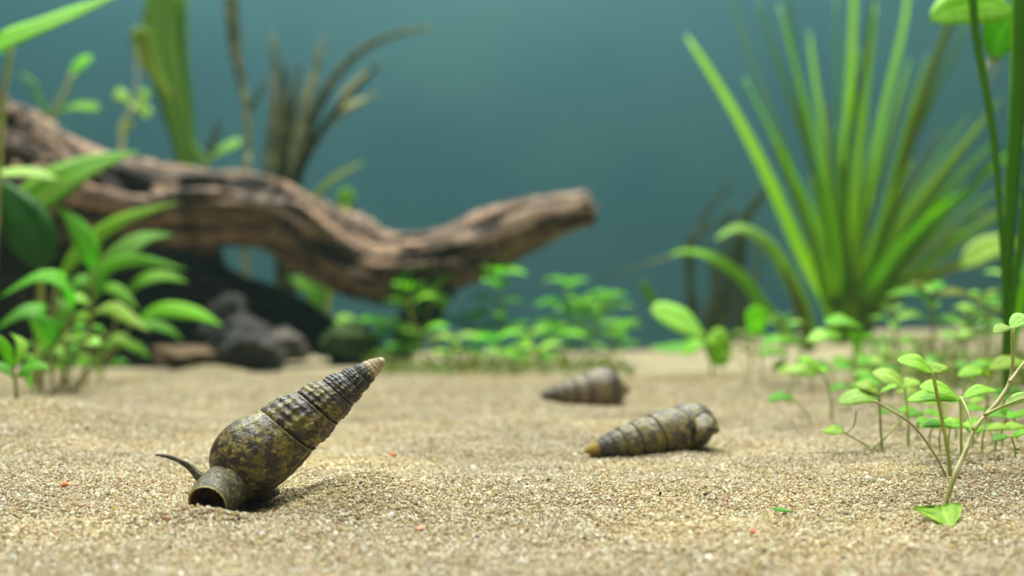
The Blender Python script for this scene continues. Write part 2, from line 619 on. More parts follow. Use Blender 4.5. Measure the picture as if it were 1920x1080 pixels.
def build_grains():
    pts = []
    for y0, y1, dens, sc in ((8.2, 13, 1120, 1.0), (13, 20, 1000, 1.0), (20, 27, 560, 1.12), (27, 40, 200, 1.35)):
        xm = 0.56 * y1 + 1.6
        n = int(2 * xm * (y1 - y0) * dens)
        x = rng.uniform(-xm, xm, n)
        y = rng.uniform(y0, y1, n)
        keep = np.abs(x) < 0.56 * y + 1.6
        pts.append(np.stack([x[keep], y[keep], np.full(keep.sum(), sc)], -1))
    p = np.vstack(pts)
    n = len(p)
    z = ground(p[:, 0], p[:, 1]) + rng.normal(0, 0.0055, n)
    V = np.stack([p[:, 0], p[:, 1], z], -1)
    size = 0.0172 * p[:, 2] * np.exp(rng.normal(0, 0.28, n))
    scl = size[:, None] * rng.uniform(0.68, 1.3, (n, 3)) * U
    rotation_or_shade = rng.uniform(-3.14, 3.14, (n, 3))
    pal = np.array([(0.58, 0.475, 0.295), (0.50, 0.40, 0.235), (0.64, 0.56, 0.39), (0.80, 0.75, 0.63),
                    (0.56, 0.42, 0.15), (0.55, 0.30, 0.16), (0.20, 0.12, 0.065), (0.035, 0.024, 0.018), (0.44, 0.39, 0.17)])
    idx = rng.choice(len(pal), n, p=[0.39, 0.19, 0.21, 0.095, 0.045, 0.016, 0.010, 0.005, 0.039])
    c = pal[idx] * rng.uniform(0.84, 1.13, (n, 1)) * rng.uniform(0.95, 1.05, (n, 3))
    patch = fbm(V[:, 0] * 0.55, V[:, 1] * 0.7, 0.2, 3, 17)[:, None]
    c = c * (1 + 0.10 * patch) * (1 + np.clip(patch, 0, 1) * np.array((0.02, 0.01, -0.12)))
    me = bpy.data.meshes.new('sand_grains')
    me.vertices.add(n)
    me.vertices.foreach_set('co', (V * U).astype(np.float32).ravel())
    for nm, arr in (('scl', scl), ('rotation_or_shade', rotation_or_shade)):
        at = me.attributes.new(nm, 'FLOAT_VECTOR', 'POINT')
        at.data.foreach_set('vector', arr.astype(np.float32).ravel())
    at = me.attributes.new('col', 'FLOAT_COLOR', 'POINT')
    at.data.foreach_set('color', np.hstack([c, np.ones((n, 1))]).astype(np.float32).ravel())
    me.update()
    ob = link('sand_grains', me, M['grain'])
    ob['kind'] = 'stuff'
    ob['label'] = 'loose beige and white quartz grains on the sand bed'
    ng = bpy.data.node_groups.new('grains', 'GeometryNodeTree')
    ng.interface.new_socket('Geometry', in_out='INPUT', socket_type='NodeSocketGeometry')
    ng.interface.new_socket('Geometry', in_out='OUTPUT', socket_type='NodeSocketGeometry')
    N, L = ng.nodes, ng.links
    gi, go = N.new('NodeGroupInput'), N.new('NodeGroupOutput')
    g2i = N.new('GeometryNodeGeometryToInstance')
    for q in range(6):
        ico = N.new('GeometryNodeMeshIcoSphere')
        ico.inputs['Radius'].default_value = 1.0
        ico.inputs['Subdivisions'].default_value = 1 if q < 4 else 2
        sp = N.new('GeometryNodeSetPosition')
        nz = N.new('ShaderNodeTexNoise')
        nz.noise_dimensions = '4D'
        nz.inputs['W'].default_value = q * 7.3 + 1.1
        nz.inputs['Scale'].default_value = 1.3
        vm = N.new('ShaderNodeVectorMath')
        vm.operation = 'SUBTRACT'
        vm.inputs[1].default_value = (0.5, 0.5, 0.5)
        vs = N.new('ShaderNodeVectorMath')
        vs.operation = 'SCALE'
        vs.inputs['Scale'].default_value = 1.9
        L.new(nz.outputs['Color'], vm.inputs[0])
        L.new(vm.outputs[0], vs.inputs[0])
        L.new(ico.outputs['Mesh'], sp.inputs['Geometry'])
        L.new(vs.outputs[0], sp.inputs['Offset'])
        L.new(sp.outputs[0], g2i.inputs[0])
    sm = N.new('GeometryNodeSetMaterial')
    sm.inputs['Material'].default_value = M['grain']
    iop = N.new('GeometryNodeInstanceOnPoints')
    iop.inputs['Pick Instance'].default_value = True
    ri = N.new('FunctionNodeRandomValue')
    ri.data_type = 'INT'
    for s in ri.inputs:
        if s.name == 'Max' and s.type == 'INT':
            s.default_value = 5
    out_i = [s for s in ri.outputs if s.type == 'INT'][0]
    L.new(out_i, iop.inputs['Instance Index'])
    for nm, sk in (('rotation_or_shade', 'Rotation'), ('scl', 'Scale')):
        na = N.new('GeometryNodeInputNamedAttribute')
        na.data_type = 'FLOAT_VECTOR'
        na.inputs['Name'].default_value = nm
        L.new(na.outputs['Attribute'], iop.inputs[sk])
    L.new(gi.outputs[0], iop.inputs['Points'])
    L.new(g2i.outputs[0], iop.inputs['Instance'])
    L.new(iop.outputs[0], sm.inputs['Geometry'])
    L.new(sm.outputs[0], go.inputs[0])
    ob.modifiers.new('grains', 'NODES').node_group = ng


def box(x0, x1, y0, y1, z0, z1):
    V = np.array([(x, y, z) for x in (x0, x1) for y in (y0, y1) for z in (z0, z1)], float)
    Fs = [(0, 1, 3, 2), (4, 6, 7, 5), (0, 4, 5, 1), (2, 3, 7, 6), (0, 2, 6, 4), (1, 5, 7, 3)]
    return V, Fs


def build_setting():
    build_sand()
    build_grains()
    V, Fs = box(-75, 75, 58.5, 59.5, -4, 44)
    o = link('back_wall', mesh_data('back_wall', V, Fs, smooth=False), M['back'])
    o['kind'] = 'structure'
    o['label'] = 'plain blue green back wall of the aquarium'
    V, Fs = box(-78, 78, -8, 63, -9, 45)
    h = link('haze', mesh_data('haze', V, Fs, smooth=False), None)
    h['kind'] = 'stuff'
    h['label'] = 'faintly cloudy blue green aquarium water'
    m = bpy.data.materials.new('water_haze')
    m.use_nodes = True
    t = m.node_tree
    t.nodes.clear()
    pv = t.nodes.new('ShaderNodeVolumePrincipled')
    pv.inputs['Color'].default_value = (0.30, 0.62, 0.66, 1)
    pv.inputs['Density'].default_value = 0.038
    pv.inputs['Anisotropy'].default_value = 0.2
    ou = t.nodes.new('ShaderNodeOutputMaterial')
    t.links.new(pv.outputs[0], ou.inputs['Volume'])
    h.data.materials.append(m)


build_setting()

# ------------------------------------------------------------------ driftwood and stones


def build_wood():
    D = 45.0
    limbs = [
        # main limb, from the thick end beyond the frame to the sawn tip
        [(-330, 150, 170, 44), (-170, 235, 160, 44), (0, 318, 128, 44.5), (150, 372, 106, 45), (290, 402, 88, 45), (420, 394, 72, 45),
         (520, 402, 68, 45), (610, 450, 70, 45), (700, 496, 66, 44.6), (780, 502, 66, 44.4), (860, 476, 60, 44.6),
         (950, 434, 48, 45), (1030, 408, 43, 45.3), (1108, 389, 43, 45.6)],
        [(300, 420, 92, 45.5), (335, 510, 92, 46), (320, 600, 105, 46), (300, 720, 120, 46)],       # stump
        [(340, 520, 62, 45.4), (450, 560, 44, 45), (540, 600, 40, 45), (620, 640, 34, 45), (690, 690, 30, 45)],  # root
        [(120, 420, 115, 46), (60, 560, 125, 46), (20, 720, 130, 46)],
        [(-200, 300, 150, 46), (-230, 520, 150, 46), (-240, 740, 150, 46)],
        [(815, 520, 56, 44.6), (795, 575, 40, 44.6), (770, 620, 33, 44.6), (750, 690, 28, 44.6)],   # prop
    ]
    parts, axes = [], []
    for li, L in enumerate(limbs):
        pts = np.array([P(a, b, d) for a, b, r, d in L])
        rr = np.array([r / F * d for a, b, r, d in L])
        n = 14 * len(L)
        c = cr(pts, n)
        r = np.interp(np.linspace(0, 1, n), np.linspace(0, 1, len(L)), rr)
        parts.append(sweep(c, r, 28))
        axes.append((c, r, li))
    V, Fs = merge(parts)
    V, Nn, Fs = remeshed(V, Fs, 0.13, 10)
    # grain coordinates: along the nearest limb and around it
    best = np.full(len(V), 1e9)
    g = np.zeros((len(V), 3))
    rad = np.zeros(len(V))
    tip = np.zeros(len(V))
    rotation_or_shade = np.zeros(len(V))
    for c, r, li in axes:
        s = np.concatenate([[0], np.cumsum(np.linalg.norm(np.diff(c, axis=0), axis=1))])
        for i0 in range(0, len(V), 8000):
            v = V[i0:i0 + 8000]
            d = np.linalg.norm(v[:, None, :] - c[None, ::3], axis=2)
            j = d.argmin(1) * 3
            q = d.min(1) / r[j]
            m = q < best[i0:i0 + 8000]
            off = v - c[j]
            gg = np.stack([s[j] + li * 31.0, off[:, 1] / r[j] * 1.7, off[:, 2] / r[j] * 1.7], -1)
            idx = np.arange(i0, min(i0 + 8000, len(V)))[m]
            g[idx] = gg[m]
            rad[idx] = r[j][m]
            best[idx] = q[m]
            if li == 0:
                tip[idx] = (s[j][m] > s[-1] - 0.25)
            rotation_or_shade[idx] = (0.0, 1.0, 0.75, 1.0, 1.0, 0.9)[li]  # painted shade per limb, none on the main limb
    n1 = fbm(g[:, 0] * 0.13, g[:, 1] * 1.6, g[:, 2] * 1.6, 3, 3)
    n2 = fbm(g[:, 0] * 0.30, g[:, 1] * 5.0, g[:, 2] * 5.0, 3, 8)
    n3 = fbm(V[:, 0] * 0.35, V[:, 1] * 0.35, V[:, 2] * 0.35, 2, 15)
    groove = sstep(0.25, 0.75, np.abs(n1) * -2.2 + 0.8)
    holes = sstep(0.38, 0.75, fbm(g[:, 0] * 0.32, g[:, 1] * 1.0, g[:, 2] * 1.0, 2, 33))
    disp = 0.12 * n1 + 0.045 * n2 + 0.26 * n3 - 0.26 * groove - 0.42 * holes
    rough_tip = tip * 0.18 * noise3(V[:, 1] * 3.2, V[:, 2] * 3.2, 0.3, 4)
    V = V + Nn * (disp * np.clip(rad, 0.5, 1.6) * 0.85)[:, None] + np.array((1, 0, 0.1)) * rough_tip[:, None]
    o0 = (-14.0, 45.0, 0.0)
    me = mesh_data('driftwood', V, Fs, o0, True, attrs={'rotation_or_shade': rotation_or_shade, 'grain': g, 'groove': np.clip(groove * 0.75 + holes, 0, 1)})
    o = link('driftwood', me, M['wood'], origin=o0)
    tag(o, 'gnarled brown driftwood branch arching over the sand with a broken blunt tip', 'driftwood')


def rock(name, label, mat, px, py, d, wpx, hpx, seed, cat='stone', depth=0.8, group=None, rough=0.35, sub=4):
    import bmesh
    bm = bmesh.new()
    bmesh.ops.create_icosphere(bm, subdivisions=sub, radius=1.0)
    V = np.array([v.co[:] for v in bm.verts])
    Fs = [tuple(v.index for v in f.verts) for f in bm.faces]
    bm.free()
    w, h = wpx / F * d / 2, hpx / F * d / 2
    k = 1 + rough * fbm(V[:, 0] * 1.3 + seed, V[:, 1] * 1.3, V[:, 2] * 1.3, 3, seed) + rough * 0.45 * fbm(V[:, 0] * 4, V[:, 1] * 4 + seed, V[:, 2] * 4, 2, seed + 4)
    V = V * k[:, None] * np.array((w, w * depth, h))
    c = P(px, py, d)
    o = link(name, mesh_data(name, V + c, Fs, c), mat, origin=c)
    tag(o, label, cat, group)
    return o


def build_stones():
    rock('stone', 'dark rough stone leaning against the driftwood stump', M['rock_dark'], 432, 625, 40.5, 125, 120, 3)
    rock('stone', 'low dark stone with a rounded end lying on the sand', M['rock_dark'], 470, 662, 39.4, 120, 80, 12)
    rock('stone', 'brown stone half buried in sand under the driftwood', M['rock_brown'], 345, 672, 40.0, 130, 50, 21)
    rock('stone', 'grey stone lying behind the dark stones at the driftwood root', M['rock_grey'], 525, 645, 43.0, 110, 56, 33)
    rock('stone', 'stone overgrown with dark green moss at the foot of the driftwood root', M['rock_moss'], 655, 642, 43.2, 105, 80, 41)
    for nm, lab, m, px, py, wpx in (
            ('pebble', 'small round orange red pebble lying on the sand behind the digging snail', 'pebble_red', 737, 853, 14),
            ('pebble', 'small oval orange red pebble lying on open sand beyond the snail tentacle', 'pebble_red', 122, 909, 14),
            ('pebble', 'pinkish triangular pebble lying on open sand in front of the digging snail', 'pebble_pink', 787, 992, 16),
            ('pebble', 'tiny brown and black pebble lying on the front sand', 'pebble_dark', 893, 1008, 10),
            ('pebble', 'dull red pebble at the sand edge near the fallen leaf', 'pebble_red', 1412, 998, 14)):
        g = G(px, py + wpx * 0.3)
        rock(nm, lab, M[m], px, py, g[1], wpx, wpx * 0.85, int(px) % 50, 'pebble', 0.9, None, 0.15, 2)


build_wood()
build_stones()

# ------------------------------------------------------------------ snails


def make_shell(name, apex, base, front, prof, L, W, s_ref, mat, parent, ribs=1.0, bend=0.0, phi_end=math.pi, step=0.05, nphi=120, nt=22):
    """Spiral turret shell: a strip wound round the axis from suture to suture.
    prof: (s, radius) pairs in the same unit as L; s_ref: where the body whorl's suture crosses the front."""
    o = org(parent)
    apex, base = np.asarray(apex, float), np.asarray(base, float)
    ax = unit(base - apex)
    k = np.linalg.norm(base - apex) / L
    ef = unit(np.asarray(front, float) - (np.asarray(front, float) @ ax) * ax)
    el = np.cross(ax, ef)
    ps, pr = np.array([a for a, b in prof], float), np.array([b for a, b in prof], float)
    from_s = 18.0
    phi0 = 2 * math.pi * math.log(from_s / s_ref) / math.log(W)
    phis = np.linspace(phi0, phi_end, int((phi_end - phi0) / (2 * math.pi) * nphi))
    V, A = [], []
    tt = np.concatenate([[0.0], np.linspace(0.015, 1.0, nt - 1)])
    last = phis[-1] - 2 * math.pi
    for ph in phis:
        t = tt.copy()
        s = s_ref * W ** (ph / (2 * math.pi) + t)
        if ph > last:                       # body whorl: carry on to the base
            if s[-1] > 0.93 * L:
                s = s[0] + (0.93 * L - s[0]) * t
            extra = np.linspace(0, 1, 15)[1:]
            s1 = s[-1]
            s = np.concatenate([s, s1 + (L - s1) * extra ** 0.85])
            t = np.concatenate([t, 1 + extra])
        else:
            s = np.concatenate([s, np.full(14, s[-1])])
            t = np.concatenate([t, np.full(14, 1.0)])
        R = np.interp(s, ps, pr)
        tc = np.clip(t, 0, 1)
        body = sstep(0.45 * L, 0.75 * L, s)
        m = 1.0 + step * (np.sin(math.pi * np.clip(tc, 0, 1)) ** 0.8) - step * 0.9 * tc * (1 - body * 0.6)
        m = np.where(t > 1, 1 - step * 0.9 * (1 - body[-1] * 0.6) + 0 * t, m) if ph > last else m
        if ph > last:
            bl = sstep(0.0, 0.9, ph - last)
            m = m * (1 - bl) + bl * (1.0 + 0.55 * step * np.sin(math.pi * np.clip(t, 0, 0.5)) - step * 0.25 * sstep(0.5, 2.0, t))
        n_r = 17
        rb = ribs * (1 - body * 0.85)
        sp = np.sin(math.pi * tc)
        m = m + rb * 0.030 * sp * np.maximum(-0.4, np.cos(n_r * ph + 1.2 * tc))
        m = m + rb * 0.014 * np.cos(2 * math.pi * 4.5 * tc) * np.where(t <= 1, 1, 0)
        m = m + 0.010 * fbm(np.full_like(t, ph * 2.2), t * 3.0, 0 * t, 2, 6)
        r = R * m
        c = apex + np.outer(s * k, ax)
        cb = bend * (s / L) ** 2 * L * k
        c = c + np.outer(cb, el)
        V.append(c + (r * k)[:, None] * (math.cos(ph) * ef + math.sin(ph) * el))
        A.append(np.stack([np.full_like(t, ph / (2 * math.pi)), t * 0.88 if ph > last else t, s / L], -1))
    V, A = np.array(V), np.array(A)
    npz, nq = V.shape[:2]
    i, j = np.meshgrid(np.arange(npz - 1), np.arange(nq - 1), indexing='ij')
    keep = (j < nt - 1) | (phis[i] > last)
    a = (i * nq + j)[keep]
    Fs = [tuple(q) for q in np.stack([a, a + nq, a + nq + 1, a + 1], -1).tolist()]
    Vf, Af = V.reshape(-1, 3), A.reshape(-1, 3)
    # closed nose at the apex
    r0 = np.interp(from_s, ps, pr) * k
    th = np.linspace(0, math.pi / 2, 7)[:-1]
    nose, na = [], []
    for q in th:
        for b in np.arange(24) / 24 * 2 * math.pi:
            nose.append(apex + ax * k * (from_s * 1.6 - from_s * 1.6 * math.sin(q)) + 1.02 * r0 * math.cos(q) * (math.cos(b) * ef + math.sin(b) * el))
            na.append((0, 0.5, 0.01))
    n0 = len(Vf)
    nose.append(apex.copy())
    na.append((0, 0.5, 0.01))
    for q in range(len(th) - 1):
        for b in range(24):
            b2 = (b + 1) % 24
            Fs.append((n0 + q * 24 + b, n0 + q * 24 + b2, n0 + (q + 1) * 24 + b2, n0 + (q + 1) * 24 + b))
    tipi = n0 + len(nose) - 1
    for b in range(24):
        Fs.append((n0 + 5 * 24 + b, n0 + 5 * 24 + (b + 1) % 24, tipi))
    Vf = np.vstack([Vf, nose])
    Af = np.vstack([Af, na])
    # drop unused vertices
    used = np.zeros(len(Vf), bool)
    for f in Fs:
        for q in f:
            used[q] = True
    new = np.cumsum(used) - 1
    Fs = [tuple(int(new[q]) for q in f) for f in Fs]
    me = mesh_data(name, Vf[used], Fs, o, True, attrs={'g': Af[used]})
    return link(name, me, mat, parent)


def tube_piece(pix, n=24, sides=20, flat=None):
    pts = np.array([P(a, b, d) for a, b, d, r in pix])
    r = np.interp(np.linspace(0, 1, n), np.linspace(0, 1, len(pix)), [q[3] for q in pix])
    return sweep(cr(pts, n), r, sides, flat)


def build_digging_snail():
    base = G(395, 968)
    t = thing('snail', 'olive brown mottled snail digging head down in the sand with its spire tilted up', 'snail', base)
    prof = [(0, 16), (18, 24), (60, 44), (160, 72), (257, 96), (390, 127), (524, 156), (650, 180), (744, 196), (820, 208), (880, 214),
            (940, 215), (1000, 208), (1050, 193), (1095, 168), (1130, 135), (1160, 90), (1178, 30)]
    make_shell('shell', P(720, 673, 14.75), P(410, 908, 14.25), (0.0, -1, 0.1), prof, 1175, 1.43, 694, M['shell_olive'], t,
               phi_end=math.pi * 0.98, bend=0.012, step=0.085, ribs=1.5)
    # body: hollow snout, neck, foot and two tentacles in one skin
    O = (389, 945, 13.50)
    inner = [(414, 915, 13.95, 0.02), (410, 920, 13.88, 0.11), (402, 930, 13.76, 0.165), (394, 939, 13.60, 0.195), (389, 945, 13.50, 0.220)]
    outer = [(388, 946, 13.490, 0.229), (388, 946, 13.51, 0.240), (391, 942, 13.56, 0.258), (398, 934, 13.68, 0.272), (410, 923, 13.86, 0.292),
             (426, 911, 14.05, 0.305), (448, 899, 14.25, 0.30), (475, 886, 14.4, 0.22)]
    ring = inner + outer
    pts = np.array([P(a, b, d) for a, b, d, r in ring])
    # frames must not flip where the path turns back, so build rings with one fixed frame
    adir = unit(P(*O) - P(440, 895, 14.2))
    a = unit(np.cross(adir, (0, 0, 1)))
    b = np.cross(adir, a)
    ns = 36
    Vr = []
    for p, q in zip(pts, ring):
        th = np.arange(ns) / ns * 2 * math.pi
        Vr.append(p + q[3] * (np.cos(th)[:, None] * a * 1.06 + np.sin(th)[:, None] * b))
    Vr = np.vstack(Vr)
    Fr = [(i * ns + j, i * ns + (j + 1) % ns, (i + 1) * ns + (j + 1) % ns, (i + 1) * ns + j) for i in range(len(ring) - 1) for j in range(ns)]
    Fr.append(tuple(range(ns - 1, -1, -1)))
    Fr.append(tuple((len(ring) - 1) * ns + j for j in range(ns)))
    pieces = [(Vr, Fr),
              tube_piece([(430, 925, 14.15, 0.16), (470, 925, 14.4, 0.22), (505, 920, 14.7, 0.16), (522, 922, 14.8, 0.05)], flat=((0, 0, 1), 0.6)),
              tube_piece([(392, 906, 13.92, 0.085), (372, 892, 13.92, 0.062), (357, 877, 13.9, 0.045), (340, 866, 13.85, 0.036), (318, 857, 13.8, 0.027),
                          (300, 853.5, 13.75, 0.020), (291, 852.5, 13.75, 0.014)], 40, 12),
              tube_piece([(404, 890, 13.74, 0.042), (414, 898, 13.66, 0.042), (424, 911, 13.62, 0.036), (429, 918, 13.64, 0.024)], 20, 12)]
    V, Fs = merge(pieces)
    V, Nn, Fs = remeshed(V, Fs, 0.0115, 2)
    # zone: 0 skin, ~0.55 rim of the snout, 1 inside the snout
    Op = P(*O)
    rel = V - Op
    ahead = rel @ adir
    perp = np.linalg.norm(rel - ahead[:, None] * adir, axis=1)
    inward = -(Nn * unit(rel - ahead[:, None] * adir)).sum(1)
    zone = 0.56 * sstep(-0.035, -0.015, ahead) * sstep(0.40, 0.36, perp)
    zone = np.where((ahead < -0.03) & (inward > 0.15) & (perp < 0.235) & (ahead > -0.75), 1.0, zone)
    bumpy = 0.006 * fbm(V[:, 0] * 16, V[:, 1] * 16, V[:, 2] * 16, 2, 2) * (perp < 0.7) * (zone < 0.3)
    V = V + Nn * bumpy[:, None]
    link('body', mesh_data('body', V, Fs, base, attrs={'zone': zone}), M['skin'], t)


def build_lying_snails():
    # mottled shell with a yellow tip
    g = G(1210, 858)
    d = g[1] + 0.25
    t = thing('snail', 'mottled olive snail shell with a yellow tip lying on its side on the sand', 'snail', g)
    prof = [(0, 15), (18, 26), (90, 67), (200, 103), (300, 135), (450, 178), (650, 216), (850, 244), (1000, 257), (1180, 266), (1300, 264),
            (1400, 251), (1480, 221), (1540, 178), (1590, 113), (1620, 43)]
    make_shell('shell', P(1095, 846, d - 0.15), P(1338, 796, d + 0.5), (0.0, -1, 0.35), prof, 1610, 1.40, 1250, M['shell_mottled'], t,
               ribs=0.5, phi_end=math.pi * 0.9, step=0.09, nphi=90, nt=18, bend=-0.03)
    # flared lip of the aperture
    lip = [P(1300, 768, d + 0.25), P(1326, 772, d + 0.15), P(1343, 788, d + 0.1), P(1350, 807, d + 0.1)]
    low = [P(1300, 840, d + 0.1), P(1312, 832, d + 0.0), P(1330, 822, d + 0.0), P(1349, 809, d + 0.08)]
    a, b = cr(lip, 16), cr(low, 16)
    V, A = [], []
    for i in range(16):
        for j in range(12):
            q = j / 11
            p = a[i] * (1 - q) + b[i] * q + np.array((0, -1, 0.0)) * 0.30 * math.sin(math.pi * q) * (1 - 0.75 * i / 15)
            V.append(p)
            A.append((3.0 + i * 0.012, q * 0.8 + 0.1, 0.9))
    V = np.array(V)
    V2 = V + np.array((0.0, 0.045, 0))
    n = len(V)
    Fs = []
    for i in range(15):
        for j in range(11):
            q = i * 12 + j
            Fs.append((q, q + 1, q + 13, q + 12))
            Fs.append((n + q, n + q + 12, n + q + 13, n + q + 1))
    edge = [i * 12 for i in range(16)] + [15 * 12 + j for j in range(1, 12)] + [i * 12 + 11 for i in range(14, -1, -1)] + [j for j in range(10, 0, -1)]
    for x, y in zip(edge, edge[1:] + edge[:1]):
        Fs.append((x, n + x, n + y, y))
    link('lip', mesh_data('lip', np.vstack([V, V2]), Fs, g, attrs={'g': np.vstack([A, A])}), M['shell_mottled'], t)
    # banded shell farther back
    g = G(1100, 760)
    d = g[1] + 0.3
    t = thing('snail', 'brown banded snail shell with a pointed lip lying before the green stem plants', 'snail', g)
    prof = [(0, 10), (18, 20), (120, 74), (220, 108), (300, 132), (400, 165), (480, 186), (550, 186), (600, 164), (650, 112), (690, 55), (740, 12)]
    make_shell('shell', P(1012, 743, d - 0.1), P(1181, 730, d + 0.3), (0.0, -1, 0.25), prof, 735, 1.42, 400, M['shell_banded'], t,
               ribs=0.3, phi_end=math.pi * 0.9, step=0.10, nphi=70, nt=16)


build_digging_snail()
build_lying_snails()

# ------------------------------------------------------------------ plants


def prof_lance(t):
    return np.where(t < 0.12, 0.12 + 0.5 * (t / 0.12) ** 2 * 0.35, np.clip(np.sin(math.pi * np.clip((t - 0.02) / 0.98, 0, 1) ** 0.82), 0, 1) ** 1.1 * 0.99 + 0.01)


def prof_oval(t):
    q = np.clip((t - 0.10) / 0.90, 0, 1)
    return np.maximum(np.where(t < 0.16, 0.10, 0.0), np.sqrt(np.clip(1 - (2 * q - 1) ** 2, 0, 1)) ** 1.0)


def prof_ribbon(t):
    return np.clip(0.45 + 1.6 * t, 0, 1) * (1 - 0.72 * t ** 1.4) * np.clip((1 - t) / 0.06, 0, 1) ** 0.5 + 0.015


def prof_strap(t):
    return np.clip((1 - t) / 0.05, 0, 1) ** 0.5 * (0.42 + 0.58 * sstep(0.1, 0.75, t)) + 0.01


def prof_ovate(t):
    q = np.clip((t - 0.06) / 0.94, 0, 1)
    return np.maximum(np.where(t < 0.14, 0.09, 0.0), np.sin(math.pi * q ** 0.9) ** 0.62)


PROF = {'lance': prof_lance, 'oval': prof_oval, 'ribbon': prof_ribbon, 'strap': prof_strap, 'ovate': prof_ovate}
NAC = np.array((0.0, -0.55, 0.84))


def leaf(parent, pts, width, shape='lance', mat='fresh', nrm=None, fold=0.18, wave=0.05, n=None, name='leaf', roll=0.0, thick=0.012):
    """a closed thin leaf along a midrib (cm)"""
    n = n or (15 if shape in ('lance', 'oval', 'ovate') else 24)
    c = cr(pts, n)
    T = unit(np.gradient(c, axis=0))
    N0 = unit(np.asarray(nrm if nrm is not None else NAC, float))
    t = np.linspace(0, 1, n)
    w = PROF[shape](t) * width * 0.5
    w = np.maximum(w, 0.008)
    vs = np.array((-1, -0.5, 0, 0.5, 1.0))
    sd = random.random() * 50
    V, UV = [], []
    top, bot = [], []
    S0 = None
    for i in range(n):
        S = np.cross(N0, T[i])
        if np.linalg.norm(S) < 0.25:
            S = S0 if S0 is not None else np.cross((1, 0.2, 0), T[i])
        S = unit(S)
        if S0 is not None and S @ S0 < 0:
            S = -S
        S0 = S
        Nn = np.cross(T[i], S)
        if Nn @ N0 < 0:
            Nn = -Nn
        if roll:
            cr_, sr_ = math.cos(roll), math.sin(roll)
            S, Nn = cr_ * S + sr_ * Nn, cr_ * Nn - sr_ * S
        for v in vs:
            lift = fold * abs(v) * w[i] + wave * width * float(noise3(t[i] * 4.5 + sd, v * 1.2, 0.5, 3)) * (0.3 + abs(v)) * math.sin(math.pi * min(1, t[i] * 1.1 + .02))
            p = c[i] + v * w[i] * S + lift * Nn
            th = thick * (1.0 - 0.75 * abs(v))
            top.append(p + Nn * th)
            bot.append(p - Nn * th)
            UV.append((t[i], v * 0.5 + 0.5))
    V = np.vstack([top, bot])
    m = n * 5
    Fs = []
    for i in range(n - 1):
        for j in range(4):
            q = i * 5 + j
            Fs.append((q, q + 1, q + 6, q + 5))
            Fs.append((m + q, m + q + 5, m + q + 6, m + q + 1))
        for j, flip in ((0, 0), (4, 1)):
            q = i * 5 + j
            f = (q, q + 5, m + q + 5, m + q)
            Fs.append(f if not flip else f[::-1])
    Fs.append(tuple(range(4, -1, -1)) + tuple(m + j for j in range(5)))
    e = (n - 1) * 5
    Fs.append(tuple(e + j for j in range(5)) + tuple(m + e + j for j in range(4, -1, -1)))
    me = mesh_data(name, V, Fs, org(parent), True, UV + UV)
    return link(name, me, M[mat], parent)


def stem(parent, pts, r0, r1, mat='stem', n=None, name='stem', sides=8):
    n = n or 6 * len(pts)
    c = cr(pts, n)
    r = 0.62 * np.linspace(r0, r1, n) * (1 + 0.10 * noise3(np.arange(n) * 0.9, random.random() * 9, 0.2, 4))
    V, Fs = sweep(c, r, sides)
    return link(name, mesh_data(name, V, Fs, org(parent)), M[mat], parent)


def pix(pts, d, dz=0.0):
    """pixel polyline at a depth; dz is how far it leans away (+) or towards the camera along its length"""
    n = len(pts)
    return [P(a, b, d + dz * i / max(1, n - 1)) for i, (a, b) in enumerate(pts)]


def pw(wpx, d):
    return wpx / F * d


def jit(k):
    return random.uniform(-k, k)


CAT = 'aquatic plant'

# ---- leafy plants in front of the driftwood's thick end


def plant(name, label, px, py, group=None, cat=CAT, d=None):
    g = G(px, py) if d is None else np.array(((px - 960) / F * d, d, 0.0))
    if d is not None:
        g[2] = float(ground(g[0], g[1]))
    return thing(name, label, cat, g, group), g


def down(g, k=0.12):
    return g - np.array((0, 0, k))


def lance_leaves(t, rows, d):
    for pts, w, mat, dz, roll in rows:
        leaf(t, pix(pts, d, dz), pw(w * 0.76, d), 'lance', mat, nrm=(0, -0.72, 0.69), fold=0.10, roll=roll, thick=0.008)


